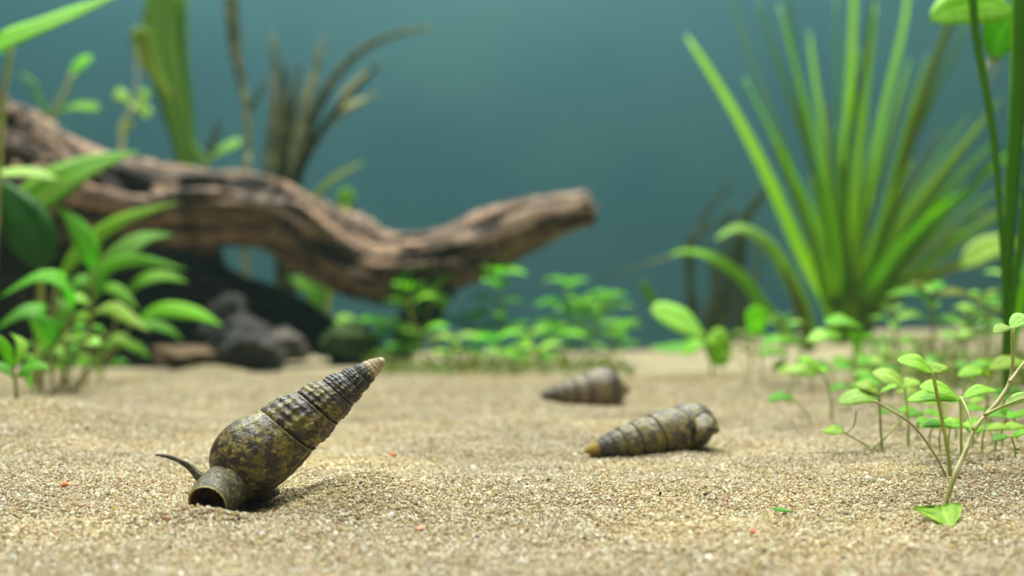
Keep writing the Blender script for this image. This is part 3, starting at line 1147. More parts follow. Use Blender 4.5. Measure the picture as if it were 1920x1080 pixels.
def build_left():
    # front stem with two leaves arching over to the side
    t, g = plant('stem_plant', 'stem plant with two toothed leaves arching away from the driftwood', 97, 742)
    d = g[1]
    stem(t, [down(g)] + pix([(98, 700), (100, 652)], d), pw(7, d), pw(5, d), 'stem_brown')
    stem(t, pix([(100, 654), (120, 625), (136, 590)], d, -0.3), pw(4.5, d), pw(4, d), 'stem_brown')
    lance_leaves(t, [([(99, 655), (92, 610), (76, 587), (40, 588), (-14, 622)], 62, 'mid', -1.2, 0.1),
                     ([(136, 590), (131, 552), (116, 528), (70, 520), (-6, 560)], 50, 'fresh', -1.5, 0.1),
                     ([(100, 652), (85, 640), (65, 600), (50, 585)], 34, 'bright', 0.8, -0.4),
                     ([(100, 650), (115, 610), (118, 575), (108, 555)], 30, 'mid', 0.5, 0.5)], d)
    # tallest stem
    t, g = plant('stem_plant', 'tall brown stem plant with an upright leaf and long narrow leaves', 160, 728)
    d = g[1]
    stem(t, [down(g)] + pix([(163, 680), (171, 610), (173, 560), (174, 508)], d, -0.6), pw(6, d), pw(4, d), 'stem_brown')
    lance_leaves(t, [([(174, 512), (166, 470), (140, 420), (103, 384)], 56, 'fresh', -0.4, 0.15),
                     ([(175, 520), (210, 498), (270, 489), (352, 505)], 34, 'fresh', -0.6, 0.35),
                     ([(176, 565), (188, 540), (192, 520), (190, 500)], 30, 'mid', -0.5, 0.3),
                     ([(174, 545), (205, 540), (232, 553), (262, 582)], 34, 'fresh', -0.8, 0.1),
                     ([(172, 588), (205, 578), (240, 596), (282, 622)], 44, 'pale', -1.0, 0.0),
                     ([(172, 575), (150, 560), (135, 565), (120, 590)], 32, 'pale', -0.6, 0.0),
                     ([(172, 600), (158, 590), (148, 605), (140, 640)], 34, 'bright', -0.8, 0.0)], d)
    t, g = plant('stem_plant', 'leaning stem plant with broad bright leaves reaching toward the dark stone', 182, 716)
    d = g[1]
    stem(t, [down(g)] + pix([(195, 690), (225, 640), (250, 605)], d, -0.2), pw(5, d), pw(3.5, d), 'stem')
    stem(t, pix([(210, 665), (215, 610), (228, 560)], d, 0.3), pw(3.5, d), pw(3, d), 'stem')
    lance_leaves(t, [([(248, 608), (300, 582), (365, 588), (420, 612)], 46, 'bright', -0.5, 0.15),
                     ([(228, 560), (265, 528), (310, 518), (354, 530)], 42, 'fresh', -0.2, 0.1),
                     ([(250, 610), (280, 608), (315, 618), (345, 640)], 30, 'mid', 0.6, 0.0),
                     ([(205, 660), (235, 645), (262, 655), (283, 674)], 28, 'fresh', -0.3, 0.0),
                     ([(195, 650), (215, 635), (235, 640), (250, 660)], 32, 'pale', -0.5, 0.0),
                     ([(200, 690), (225, 678), (245, 685)], 18, 'mid', 0.2, 0.2),
                     ([(190, 670), (182, 690), (186, 702)], 18, 'bright', -0.3, 0.0)], d)
    # long leaf reaching across the bark
    t, g = plant('stem_plant', 'slender stem plant whose long leaves cross in front of the bark', 120, 715)
    d = g[1] + 0.2
    stem(t, [down(g)] + pix([(108, 640), (100, 580), (108, 522)], d, 0.5), pw(6, d), pw(4, d), 'stem')
    lance_leaves(t, [([(106, 530), (150, 475), (225, 415), (338, 378)], 46, 'bright', 0.4, 0.3),
                     ([(104, 575), (180, 520), (235, 470), (275, 445), (328, 440)], 66, 'mid', 1.4, 0.1),
                     ([(108, 560), (150, 525), (170, 535), (185, 560)], 34, 'mid', 0.6, 0.0)], d)
    # low shoot at the frame's edge and the tuft of small leaves
    t, g = plant('stem_plant', 'short stem plant with drooping small leaves beside the arching leaves', 32, 750)
    d = g[1]
    stem(t, [down(g)] + pix([(30, 720), (24, 690), (20, 668)], d), pw(6, d), pw(4, d), 'stem_brown')
    lance_leaves(t, [([(26, 700), (14, 665), (0, 640), (-20, 620)], 30, 'fresh', -0.5, 0.2),
                     ([(28, 705), (50, 690), (75, 688), (95, 695)], 34, 'mid', -0.4, 0.0),
                     ([(26, 710), (5, 690), (-15, 685), (-30, 690)], 26, 'mid', 0.2, 0.0),
                     ([(28, 690), (40, 660), (38, 640), (20, 625)], 28, 'bright', 0.4, 0.3),
                     ([(28, 712), (45, 700), (55, 712), (58, 735)], 22, 'fresh', -0.4, 0.0)], d)
    # bushy low shoots filling the middle of the clump, with pale crowded stems
    labs = ['bushy low shoot crowded with small bright leaves inside the leafy clump', 'pale stemmed low shoot leaning out of the leafy clump',
            'low shoot of rounded leaves at the edge of the leafy clump', 'thin low shoot behind the crowded pale stems']
    for i, (bx, by, tx, ty) in enumerate(((118, 738, 140, 630), (130, 736, 190, 640), (110, 735, 150, 665), (75, 738, 70, 660))):
        t, g = plant('shoot', labs[i], bx, by)
        d = g[1]
        top = pix([(tx, ty)], d)[0]
        for q in range(3):
            e = top + np.array((jit(0.35), jit(0.35), jit(0.25)))
            mid = (g + e) / 2 + np.array((jit(0.12), jit(0.1), 0))
            stem(t, [down(g) + np.array((jit(0.15), jit(0.1), 0)), mid, e], pw(4.5, d), pw(3, d), 'stem_pale')
            for r in range(5):
                z = random.uniform(0.45, 1.0)
                b = g + (e - g) * z
                a = random.uniform(0, 6.28)
                ln = random.uniform(0.35, 0.75)
                tipv = b + ln * np.array((math.cos(a), 0.8 * math.sin(a), random.uniform(0.0, 0.5)))
                leaf(t, [b, (b + tipv) / 2 + np.array((0, 0, 0.10)), tipv], random.uniform(0.13, 0.24), 'lance', random.choice(['fresh', 'bright', 'mid', 'pale']))
    # big-leaved plant behind
    t, g = plant('broad_leaved_plant', 'large broad leaved plant with one dark leaf and one pale leaf before the bark', 62, 735)
    d = g[1] + 2.2
    g2 = np.array(((62 - 960) / F * d, d, 0.0))
    g2[2] = float(ground(g2[0], d))
    t.location = [c * U for c in g2]
    t['_o'] = [float(c) for c in g2]
    stem(t, [down(g2)] + pix([(70, 640), (76, 560), (76, 495)], d), pw(12, d), pw(9, d), 'stem')
    leaf(t, pix([(78, 515), (66, 455), (30, 390), (-60, 300)], d, -1.0), pw(92, d), 'lance', 'dark', nrm=(0.35, -0.8, 0.45), fold=0.1)
    leaf(t, pix([(60, 430), (40, 400), (110, 345), (180, 308), (262, 284)], d, 1.0), pw(92, d), 'lance', 'fresh', nrm=(0.1, -0.75, 0.6), fold=0.12)
    leaf(t, pix([(114, 338), (60, 326), (0, 326), (-70, 330)], d - 0.5, -0.6), pw(40, d), 'lance', 'pale', nrm=(0, -0.5, 0.8))
    stem(t, pix([(76, 500), (66, 450), (44, 398)], d), pw(6, d), pw(4, d), 'stem')
    stem(t, pix([(44, 400), (80, 370), (114, 338)], d, -0.5), pw(4, d), pw(3, d), 'stem')
    t, g = plant('broad_leaved_plant', 'tall olive stem bearing one long light green leaf high above the bark', -22, 735)
    d = g[1] + 1.0
    stem(t, [down(g)] + pix([(-15, 520), (-2, 300), (6, 180), (22, 85)], d), pw(12, d), pw(7, d), 'stem')
    leaf(t, pix([(10, 96), (-20, 92), (60, 58), (150, 22), (250, -22)], d, -1.2), pw(80, d), 'lance', 'bright', nrm=(0.05, -0.7, 0.7), fold=0.1)


# ---- things growing behind the driftwood


def build_back_left():
    t, g = plant('ribbon_plant', 'wide dark green ribbon leaves rising behind the driftwood hump', 352, 660, d=52)
    d = 52
    leaf(t, [down(g)] + pix([(352, 430), (350, 310), (328, 210), (308, 130), (298, 50), (312, -40)], d), pw(58, d), 'strap', 'blade_dark', nrm=(0.2, -1, 0.1))
    leaf(t, [down(g)] + pix([(356, 430), (354, 310), (342, 200), (332, 100), (330, -40)], d + 0.4), pw(50, d), 'strap', 'blade_dark', nrm=(-0.2, -1, 0.1))
    leaf(t, pix([(322, 190), (290, 140), (270, 100), (262, 50)], d - 0.3, -0.5), pw(36, d), 'strap', 'olive', nrm=(0.1, -1, 0.1))
    t, g = plant('shoot', 'thin shoot with a rounded pale green leaf tip above the driftwood', 92, 665, d=50)
    d = 50
    stem(t, [down(g)] + pix([(90, 400), (98, 230), (118, 180), (136, 138)], d), pw(9, d), pw(6, d), 'stem')
    leaf(t, pix([(132, 146), (148, 124), (172, 106)], d), pw(22, d), 'oval', 'bright', nrm=(0, -1, 0.3))
    leaf(t, pix([(96, 214), (140, 200), (186, 202)], d), pw(20, d), 'strap', 'fresh', nrm=(0, -1, 0.5))
    leaf(t, pix([(94, 222), (70, 180), (58, 150), (34, 138)], d), pw(13, d), 'ribbon', 'mid', nrm=(0, -1, 0.3))
    t, g = plant('shoot', 'withered pale forked shoot standing behind the driftwood', 226, 665, d=51)
    d = 51
    stem(t, [down(g)] + pix([(224, 400), (228, 270), (238, 225), (256, 198)], d), pw(9, d), pw(7, d), 'stem_pale')
    for p in ([(226, 275), (232, 245), (244, 225)], [(254, 204), (236, 186), (216, 172)], [(256, 204), (270, 186), (272, 168)], [(250, 208), (262, 200), (280, 218)]):
        leaf(t, pix(p, d), pw(22, d), 'strap', 'pale', nrm=(0, -1, 0.2))
    stem(t, pix([(256, 200), (258, 140), (256, 90)], d), pw(3, d), pw(2, d), 'stem_pale')
    t, g = plant('ribbon_plant', 'single speckled stem patched with pale algae rising behind the driftwood', 458, 665, d=50.5)
    d = 50.5
    stem(t, [down(g)] + pix([(460, 430), (464, 300), (462, 210), (448, 110), (430, -30)], d), pw(11, d), pw(8, d), 'stem_algae')
    leaf(t, pix([(462, 215), (452, 150), (440, 80), (432, -30)], d - 0.1), pw(24, d), 'strap', 'algae', nrm=(0, -1, 0.1))
    leaf(t, pix([(464, 215), (480, 185), (500, 150)], d), pw(14, d), 'ribbon', 'algae', nrm=(0, -1, 0.1))
    t, g = plant('ribbon_plant', 'bunch of algae covered olive blades fanning out behind the driftwood hump', 545, 668, d=52)
    d = 52
    for p, w in (([(505, 320), (512, 230), (516, 130), (512, 55)], 26), ([(530, 330), (536, 220), (530, 110)], 30),
                 ([(545, 340), (566, 230), (590, 140), (606, 66)], 30), ([(555, 340), (592, 262), (640, 195), (724, 108)], 24),
                 ([(560, 330), (598, 250), (655, 205), (712, 172)], 20), ([(560, 320), (600, 190), (670, 100), (750, 62), (815, 52)], 24),
                 ([(540, 320), (552, 200), (560, 110)], 26), ([(550, 330), (590, 220), (630, 150)], 24), ([(520, 330), (524, 250), (520, 180)], 22)):
        dd = d + jit(1.2)
        leaf(t, [down(g) + np.array((jit(.9), jit(.8), 0))] + pix([(0.55 * 540 + 0.45 * p[0][0], 470)] + p, dd, jit(2.0)), pw(w * 1.0, d), 'ribbon', 'algae', nrm=(jit(.5), -1, 0.1))
    for p, dk in (([(530, 215), (533, 170), (532, 125)], 0.6), ([(566, 200), (580, 165), (592, 135)], 0.8), ([(632, 196), (664, 160), (694, 132)], 0.7), ([(640, 206), (664, 194), (690, 184)], 0.9)):
        leaf(t, pix(p, d - dk), pw(17, d), 'ribbon', 'beige', nrm=(0, -1, 0.2))
    t, g = plant('shoot', 'small yellow green shoot peeping over the top of the driftwood', 378, 665, d=49)
    d = 49
    stem(t, [down(g)] + pix([(382, 430), (384, 320), (390, 290)], d), pw(7, d), pw(5, d), 'stem')
    leaf(t, pix([(384, 312), (405, 288), (452, 264)], d), pw(18, d), 'strap', 'blade_pale', nrm=(0, -1, 0.4))
    leaf(t, pix([(386, 315), (374, 290), (360, 262)], d), pw(18, d), 'ribbon', 'mid', nrm=(0, -1, 0.4))
    leaf(t, pix([(388, 300), (398, 270), (410, 240), (402, 222)], d), pw(16, d), 'ribbon', 'algae', nrm=(0, -1, 0.4))
    t, g = plant('shoot', 'green shoot seen through the gap below the driftwood with one leaf above it', 622, 662, d=50)
    d = 50
    stem(t, [down(g)] + pix([(616, 560), (640, 450), (650, 385)], d), pw(7, d), pw(5, d), 'stem')
    leaf(t, pix([(650, 405), (648, 380), (654, 352)], d), pw(34, d), 'oval', 'fresh', nrm=(0, -1, 0.2))
    leaf(t, pix([(610, 600), (612, 560), (622, 515)], d), pw(30, d), 'strap', 'mid', nrm=(0, -1, 0.2))
    leaf(t, pix([(612, 590), (580, 540), (540, 520)], d), pw(34, d), 'lance', 'mid', nrm=(0, -1, 0.4))
    leaf(t, pix([(612, 610), (650, 605), (665, 625)], d), pw(30, d), 'lance', 'pale', nrm=(0, -1, 0.4))
    leaf(t, pix([(560, 400), (620, 340), (684, 302)], d + 1), pw(16, d), 'ribbon', 'olive', nrm=(0, -1, 0.4))


def opposite_plant(label, bx, by, pts, lens, mats, seed, group=None, pairs=None, wide=0.42, d=None, stem_m='stem', r=5.0):
    """stem with opposite leaf pairs, each pair turned a quarter from the last, and a rosette on top"""
    random.seed(seed)
    t, g = plant('stem_plant', label, bx, by, group, d=d)
    d = g[1]
    line = [down(g)] + pix(pts, d, jit(0.8))
    c = cr(line, 40)
    stem(t, line, pw(r, d), pw(r * 0.7, d), stem_m)
    pairs = pairs or 4
    a0 = random.uniform(-0.3, 0.3)
    for q in range(pairs):
        f = 0.42 + 0.58 * q / max(1, pairs - 1)
        b = c[min(39, int(f * 39))]
        a = a0 + (q % 2) * 1.45 + jit(0.25)
        for s in (0, math.pi):
            if random.random() < 0.06:
                continue
            ln = pw(random.uniform(*lens), d) * (0.8 if q == pairs - 1 else 1.0)
            dirv = np.array((math.cos(a + s), 0.9 * math.sin(a + s), 0))
            up = random.uniform(-0.05, 0.35)
            tipv = b + ln * (dirv + np.array((0, 0, up)))
            mid = b + ln * 0.5 * dirv + np.array((0, 0, ln * (up * 0.5 + 0.13)))
            leaf(t, [b, mid, tipv], ln * random.uniform(wide * 0.85, wide * 1.15), 'lance', random.choice(mats), nrm=(jit(.2), -0.35, 0.9))
    b = c[-1]
    for q in range(4):
        a = a0 + q * 1.57 + 0.3 + jit(0.3)
        ln = pw(lens[0] * 0.72, d)
        leaf(t, [b, b + ln * np.array((0.5 * math.cos(a), 0.5 * math.sin(a), 0.30)), b + ln * np.array((math.cos(a), math.sin(a), 0.35 + jit(0.2)))],
             ln * 0.45, 'lance', random.choice(mats))
    return t


def build_middle():
    fm = ['fresh', 'bright', 'fresh', 'mid']
    rows = [
        ('stem plant leaning out sideways with curled leaf tips before the driftwood prop', 838, 686, [(810, 625), (770, 588), (752, 568)], 4, 1),
        ('stem plant with one upright hooked leaf rising before the driftwood prop', 795, 690, [(790, 640), (770, 590), (765, 545)], 4, 2),
        ('short stem plant spreading low leaves beside the mossy stone', 716, 684, [(716, 650), (712, 610)], 3, 3),
        ('stem plant with a star of leaves on top just past the driftwood bend', 945, 688, [(940, 640), (936, 575), (934, 515)], 5, 4),
        ('short stem plant with pale low leaves under the star topped one', 985, 692, [(985, 660), (990, 630)], 3, 5),
        ('stem plant with flat spread top leaves standing against open water', 1062, 686, [(1064, 630), (1066, 580), (1066, 535)], 5, 6),
        ('bushy stem plant leaning toward the big pale leaves', 1105, 686, [(1110, 640), (1125, 590), (1138, 560)], 5, 7),
        ('low stem plant at the sand edge with leaves reaching over open sand', 1140, 690, [(1150, 655), (1165, 615)], 3, 8),
        ('low stem plant packed between the star topped plant and its neighbour', 895, 688, [(895, 655), (890, 600)], 4, 9),
        ('low stem plant crowded beneath the flat topped stem plant', 1030, 690, [(1032, 660), (1035, 620)], 4, 10),
        ('low yellowish stem plant at the foot of the leaning one', 860, 694, [(858, 670), (850, 640)], 3, 12),
        ('small stem plant behind the bushy one', 1085, 676, [(1088, 620), (1092, 575)], 4, 13),
        ('small yellowish stem plant at the sand edge near the banded snail', 1010, 696, [(1008, 680), (1005, 660)], 3, 14),
        ('small drooping stem plant next to the mossy stone', 748, 688, [(745, 660), (735, 625)], 4, 15),
        ('short stem plant with broad leaves before the gap under the driftwood', 925, 694, [(922, 670), (925, 640)], 3, 16),
    ]
    for lab, bx, by, pts, n, sd in rows:
        m = fm if 'yellow' not in lab else ['olive', 'mid', 'pale']
        if 'pale' in lab:
            m = ['pale', 'fresh', 'bright']
        opposite_plant(lab, bx, by, pts, (48, 74), m, sd, None, n, 0.42, stem_m='stem_brown' if sd % 2 else 'stem')
    random.seed(77)
    # curled leaves that stand up from the leaning plant
    t, g = plant('stem_plant', 'curly stem plant with looping bright leaves over the dark hollow', 815, 688)
    d = g[1]
    stem(t, [down(g)] + pix([(812, 630), (800, 600), (815, 560)], d), pw(5, d), pw(4, d), 'stem')
    for p, w, m in (([(756, 580), (748, 540), (765, 510), (800, 494)], 22, 'fresh'), ([(806, 570), (812, 540), (828, 520), (852, 504)], 26, 'bright'),
                    ([(765, 575), (785, 545), (805, 545), (828, 580)], 24, 'fresh'), ([(815, 560), (830, 560), (836, 590)], 22, 'fresh')):
        leaf(t, pix(p, d - 0.3, jit(0.6)), pw(w, d), 'lance', m, nrm=(0, -0.8, 0.6))
    # large pale leaves
    t, g = plant('broad_leaved_plant', 'seedling with one big pale oval leaf beside open water', 1335, 706)
    d = g[1]
    stem(t, [down(g)] + pix([(1334, 680), (1328, 640), (1322, 622)], d), pw(5, d), pw(4, d), 'stem')
    leaf(t, pix([(1325, 632), (1275, 602), (1220, 580)], d, -0.6), pw(66, d), 'oval', 'pale', nrm=(0.1, -0.75, 0.65), fold=0.1)
    leaf(t, pix([(1325, 628), (1342, 640), (1352, 690)], d, -0.4), pw(54, d), 'oval', 'bright', nrm=(0.1, -0.95, 0.35), fold=0.1)
    leaf(t, pix([(1322, 640), (1300, 650), (1280, 665)], d), pw(34, d), 'oval', 'bright')
    leaf(t, pix([(1322, 645), (1260, 655), (1215, 650)], d + 2), pw(36, d), 'lance', 'mid')
    leaf(t, pix([(1255, 600), (1222, 565), (1202, 526)], d + 1.5), pw(22, d), 'oval', 'mid', nrm=(0.4, -0.9, 0.3))
    stem(t, pix([(1322, 640), (1280, 625), (1250, 598)], d, 1.5), pw(3, d), pw(3, d), 'stem')


def build_right_ribbons():
    t, g = plant('ribbon_plant', 'big clump of tall yellow green ribbon leaves fanning up from the sand', 1592, 640, d=48)
    d = 48
    rows = [
        ([(1545, 560), (1500, 470), (1440, 335), (1370, 200), (1284, 62)], 44, 'blade', 0.2),
        ([(1560, 560), (1520, 440), (1470, 270), (1410, 120), (1362, -40)], 18, 'blade_dark', 0.5),
        ([(1568, 560), (1538, 400), (1510, 250), (1488, 100), (1478, -40)], 20, 'blade_dark', 0.0),
        ([(1548, 560), (1518, 440), (1480, 340), (1446, 258)], 28, 'blade_mid', 0.1),
        ([(1575, 560), (1562, 400), (1552, 260), (1548, 186)], 20, 'olive', 0.4),
        ([(1578, 560), (1560, 360), (1534, 190), (1516, 55)], 26, 'blade_mid', -0.4),
        ([(1588, 560), (1585, 380), (1592, 200), (1604, -60)], 42, 'blade', 0.0),
        ([(1596, 560), (1584, 420), (1592, 260), (1622, 100), (1640, -40)], 22, 'blade_dark', 0.3),
        ([(1602, 560), (1616, 430), (1650, 240), (1692, 60), (1706, -40)], 28, 'blade_mid', -0.3),
        ([(1618, 560), (1655, 440), (1692, 300), (1742, 150), (1810, -40)], 50, 'olive', 0.2),
        ([(1612, 560), (1652, 410), (1700, 230), (1740, 100)], 22, 'blade_pale', 0.4),
        ([(1630, 560), (1700, 440), (1790, 300), (1880, 180)], 40, 'blade_dark', -0.2),
        ([(1628, 560), (1720, 430), (1800, 330), (1870, 262)], 28, 'blade_mid', 0.3),
        ([(1636, 560), (1740, 440), (1840, 325), (1900, 260)], 18, 'blade_dark', 0.0),
        ([(1622, 570), (1660, 500), (1710, 440), (1745, 405)], 46, 'fresh', 0.0),
        ([(1640, 570), (1730, 500), (1830, 430), (1920, 372)], 34, 'blade_pale', 0.2),
        ([(1645, 580), (1720, 530), (1810, 490), (1915, 448)], 38, 'olive', 0.1),
        ([(1590, 560), (1602, 400), (1610, 200), (1612, 90)], 26, 'blade_pale', 0.6),
        ([(1585, 560), (1578, 440), (1572, 300), (1566, -30)], 22, 'blade_mid', 0.8),
        ([(1606, 560), (1612, 480), (1622, 380), (1630, 300)], 28, 'blade_mid', -0.6),
        ([(1560, 570), (1548, 500), (1540, 420), (1520, 330)], 28, 'blade', 0.3),
        ([(1570, 570), (1572, 470), (1580, 380), (1600, 280)], 30, 'blade', -0.2),
        ([(1600, 570), (1634, 470), (1668, 390), (1712, 300)], 30, 'blade', 0.2),
        ([(1612, 570), (1668, 500), (1720, 430), (1800, 360)], 28, 'blade', 0.2),
        ([(1640, 570), (1700, 520), (1760, 470), (1850, 380)], 26, 'blade_mid', 0.1),
    ]
    for pts, w, m, rx in rows:
        dz = jit(4.0)
        b = down(g) + np.array(((pts[0][0] - 1592) / F * d * 0.45, jit(0.5), 0))
        leaf(t, [b] + pix(pts, d, dz), pw(w * 0.84, d), 'ribbon', m, nrm=(rx, -1, 0.15), fold=0.25, wave=0.02)
    for q in range(20):
        a = -0.36 + 1.25 * (q + random.random()) / 20
        L = random.uniform(260, 620)
        x0 = 1592 + 60 * a
        pts = [(x0, 560), (x0 + L * 0.35 * math.sin(a * 0.8), 560 - L * 0.35 * math.cos(a)), (x0 + L * 0.7 * math.sin(a), 560 - L * 0.68 * math.cos(a)),
               (x0 + L * math.sin(a * 1.12), 560 - L * math.cos(a * 1.12))]
        b = down(g) + np.array(((x0 - 1592) / F * d * 0.45, jit(0.6), 0))
        leaf(t, [b] + pix(pts, d, jit(3.0)), pw(random.uniform(13, 22), d), 'ribbon', random.choice(['blade', 'blade_mid', 'blade_mid', 'olive', 'blade_dark']), nrm=(jit(.6), -1, 0.15), fold=0.25, wave=0.02)
    leaf(t, pix([(1800, 505), (1845, 470), (1910, 452)], d - 3), pw(48, d), 'oval', 'pale', nrm=(0, -0.9, 0.5))
    # arching leaves
    t, g = plant('ribbon_plant', 'low ribbon plant with two leaves arching over and drooping toward open water', 1520, 650, d=44)
    d = 44
    leaf(t, [down(g)] + pix([(1515, 600), (1475, 510), (1435, 455), (1385, 428), (1340, 450)], d), pw(34, d), 'ribbon', 'blade_pale', nrm=(-0.5, -0.7, 0.5))
    leaf(t, [down(g)] + pix([(1512, 620), (1498, 570), (1488, 540), (1470, 500)], d), pw(34, d), 'ribbon', 'olive', nrm=(0, -1, 0.1))
    leaf(t, [down(g)] + pix([(1440, 585), (1390, 522), (1335, 484), (1290, 472), (1255, 478)], d), pw(30, d), 'ribbon', 'blade_mid', nrm=(-0.4, -0.6, 0.7))
    leaf(t, pix([(1290, 474), (1215, 494), (1110, 532)], d, 2.0), pw(14, d), 'ribbon', 'murk', nrm=(-0.4, -0.6, 0.7))
    t, g = plant('ribbon_plant', 'murky dark ribbon plant with bent brown leaves at the back wall', 1372, 650, d=54.5)
    d = 54.5
    for p, w in (([(1300, 600), (1298, 470), (1330, 390), (1385, 332)], 26), ([(1360, 600), (1375, 480), (1410, 390), (1455, 335)], 48),
                 ([(1285, 480), (1330, 425), (1395, 402), (1455, 365)], 24), ([(1350, 610), (1340, 520), (1320, 440)], 40),
                 ([(1385, 610), (1390, 520), (1400, 400)], 46), ([(1330, 610), (1350, 500), (1372, 380)], 40),
                 ([(1290, 610), (1292, 540), (1285, 470)], 24), ([(1400, 600), (1420, 500), (1415, 420)], 34)):
        leaf(t, [down(g) + np.array(((p[0][0] - 1372) / F * d * 0.5, 0, 0))] + pix(p, d, jit(1)), pw(w * 0.6, d), 'ribbon', 'murk', nrm=(jit(.5), -1, 0.1))


def build_right_mid():
    fm = ['fresh', 'mid', 'pale', 'olive']
    rows = [('stem plant with wide drooping top leaves before the ribbon clump', 1752, 668, [(1750, 620), (1745, 570), (1742, 548)], 4, (60, 90), 31, 34),
            ('stem plant with small leaves at the foot of the ribbon clump', 1680, 672, [(1680, 630), (1672, 585)], 4, (36, 56), 32, 35),
            ('stem plant with small dull leaves between the ribbon clump and dark blades', 1810, 664, [(1812, 630), (1815, 590)], 4, (40, 60), 33, 36),
            ('bushy stem plant growing behind the dark upright blades', 1850, 668, [(1850, 620), (1848, 560)], 5, (44, 70), 34, 35),
            ('pale low stem plant in front of the ribbon clump', 1640, 690, [(1640, 665), (1645, 640)], 3, (34, 54), 35, 31),
            ('short stem plant with narrow leaves on the bare rise behind the seedlings', 1790, 690, [(1790, 660), (1795, 635)], 3, (34, 54), 36, 30),
            ('slim stem plant with pale leaves at the base of the arching ribbon leaves', 1470, 676, [(1470, 640), (1466, 600)], 4, (36, 52), 37, 36),
            ('low stem plant under the arching ribbon leaves', 1410, 680, [(1408, 660), (1404, 630)], 3, (36, 52), 38, 38),
            ('dull stem plant deep behind the dark upright blades', 1895, 660, [(1895, 600), (1900, 500)], 6, (44, 66), 39, 38),
            ('tiny stem plant half hidden behind the pale low one', 1720, 690, [(1722, 668), (1720, 645)], 3, (30, 46), 40, 33)]
    for lab, bx, by, pts, n, ln, sd, d in rows:
        opposite_plant(lab, bx, by, pts, ln, fm, sd, None, n, 0.4, d=d)


def seedling(label, base, st, leaves, dtop=0.0, mat='seedling', group=None, r=5.0, extra=None, stem_m='stem', d=None, name='seedling'):
    """single stem seedling: base pixel on the sand, stem pixels, leaves as (start, tip, width px[, material])"""
    t, g = plant(name, label, base[0], base[1], group, 'seedling', d)
    d = g[1]
    stem(t, [down(g)] + pix(st, d, dtop), pw(r, d), pw(r * 0.75, d), stem_m)
    dt = d + dtop
    for row in leaves:
        a, b, w = row[:3]
        m = row[3] if len(row) > 3 else mat
        pa, pb = P(a[0], a[1], dt), P(b[0], b[1], dt + jit(0.3))
        ln = np.linalg.norm(pb - pa)
        mid = (pa + pb) / 2 + np.array((0, -0.05, 0.09)) * ln
        leaf(t, [pa, mid, pb - np.array((0, 0, 0.05 * ln))], pw(w * 0.98, d), 'ovate', m, nrm=(jit(.2), -0.48, 0.87), fold=0.04, wave=0.07, thick=0.005)
    for p, r0, r1, m in (extra or []):
        stem(t, pix(p, d, dtop), pw(r0, d), pw(r1, d), m, name='runner')
    return t


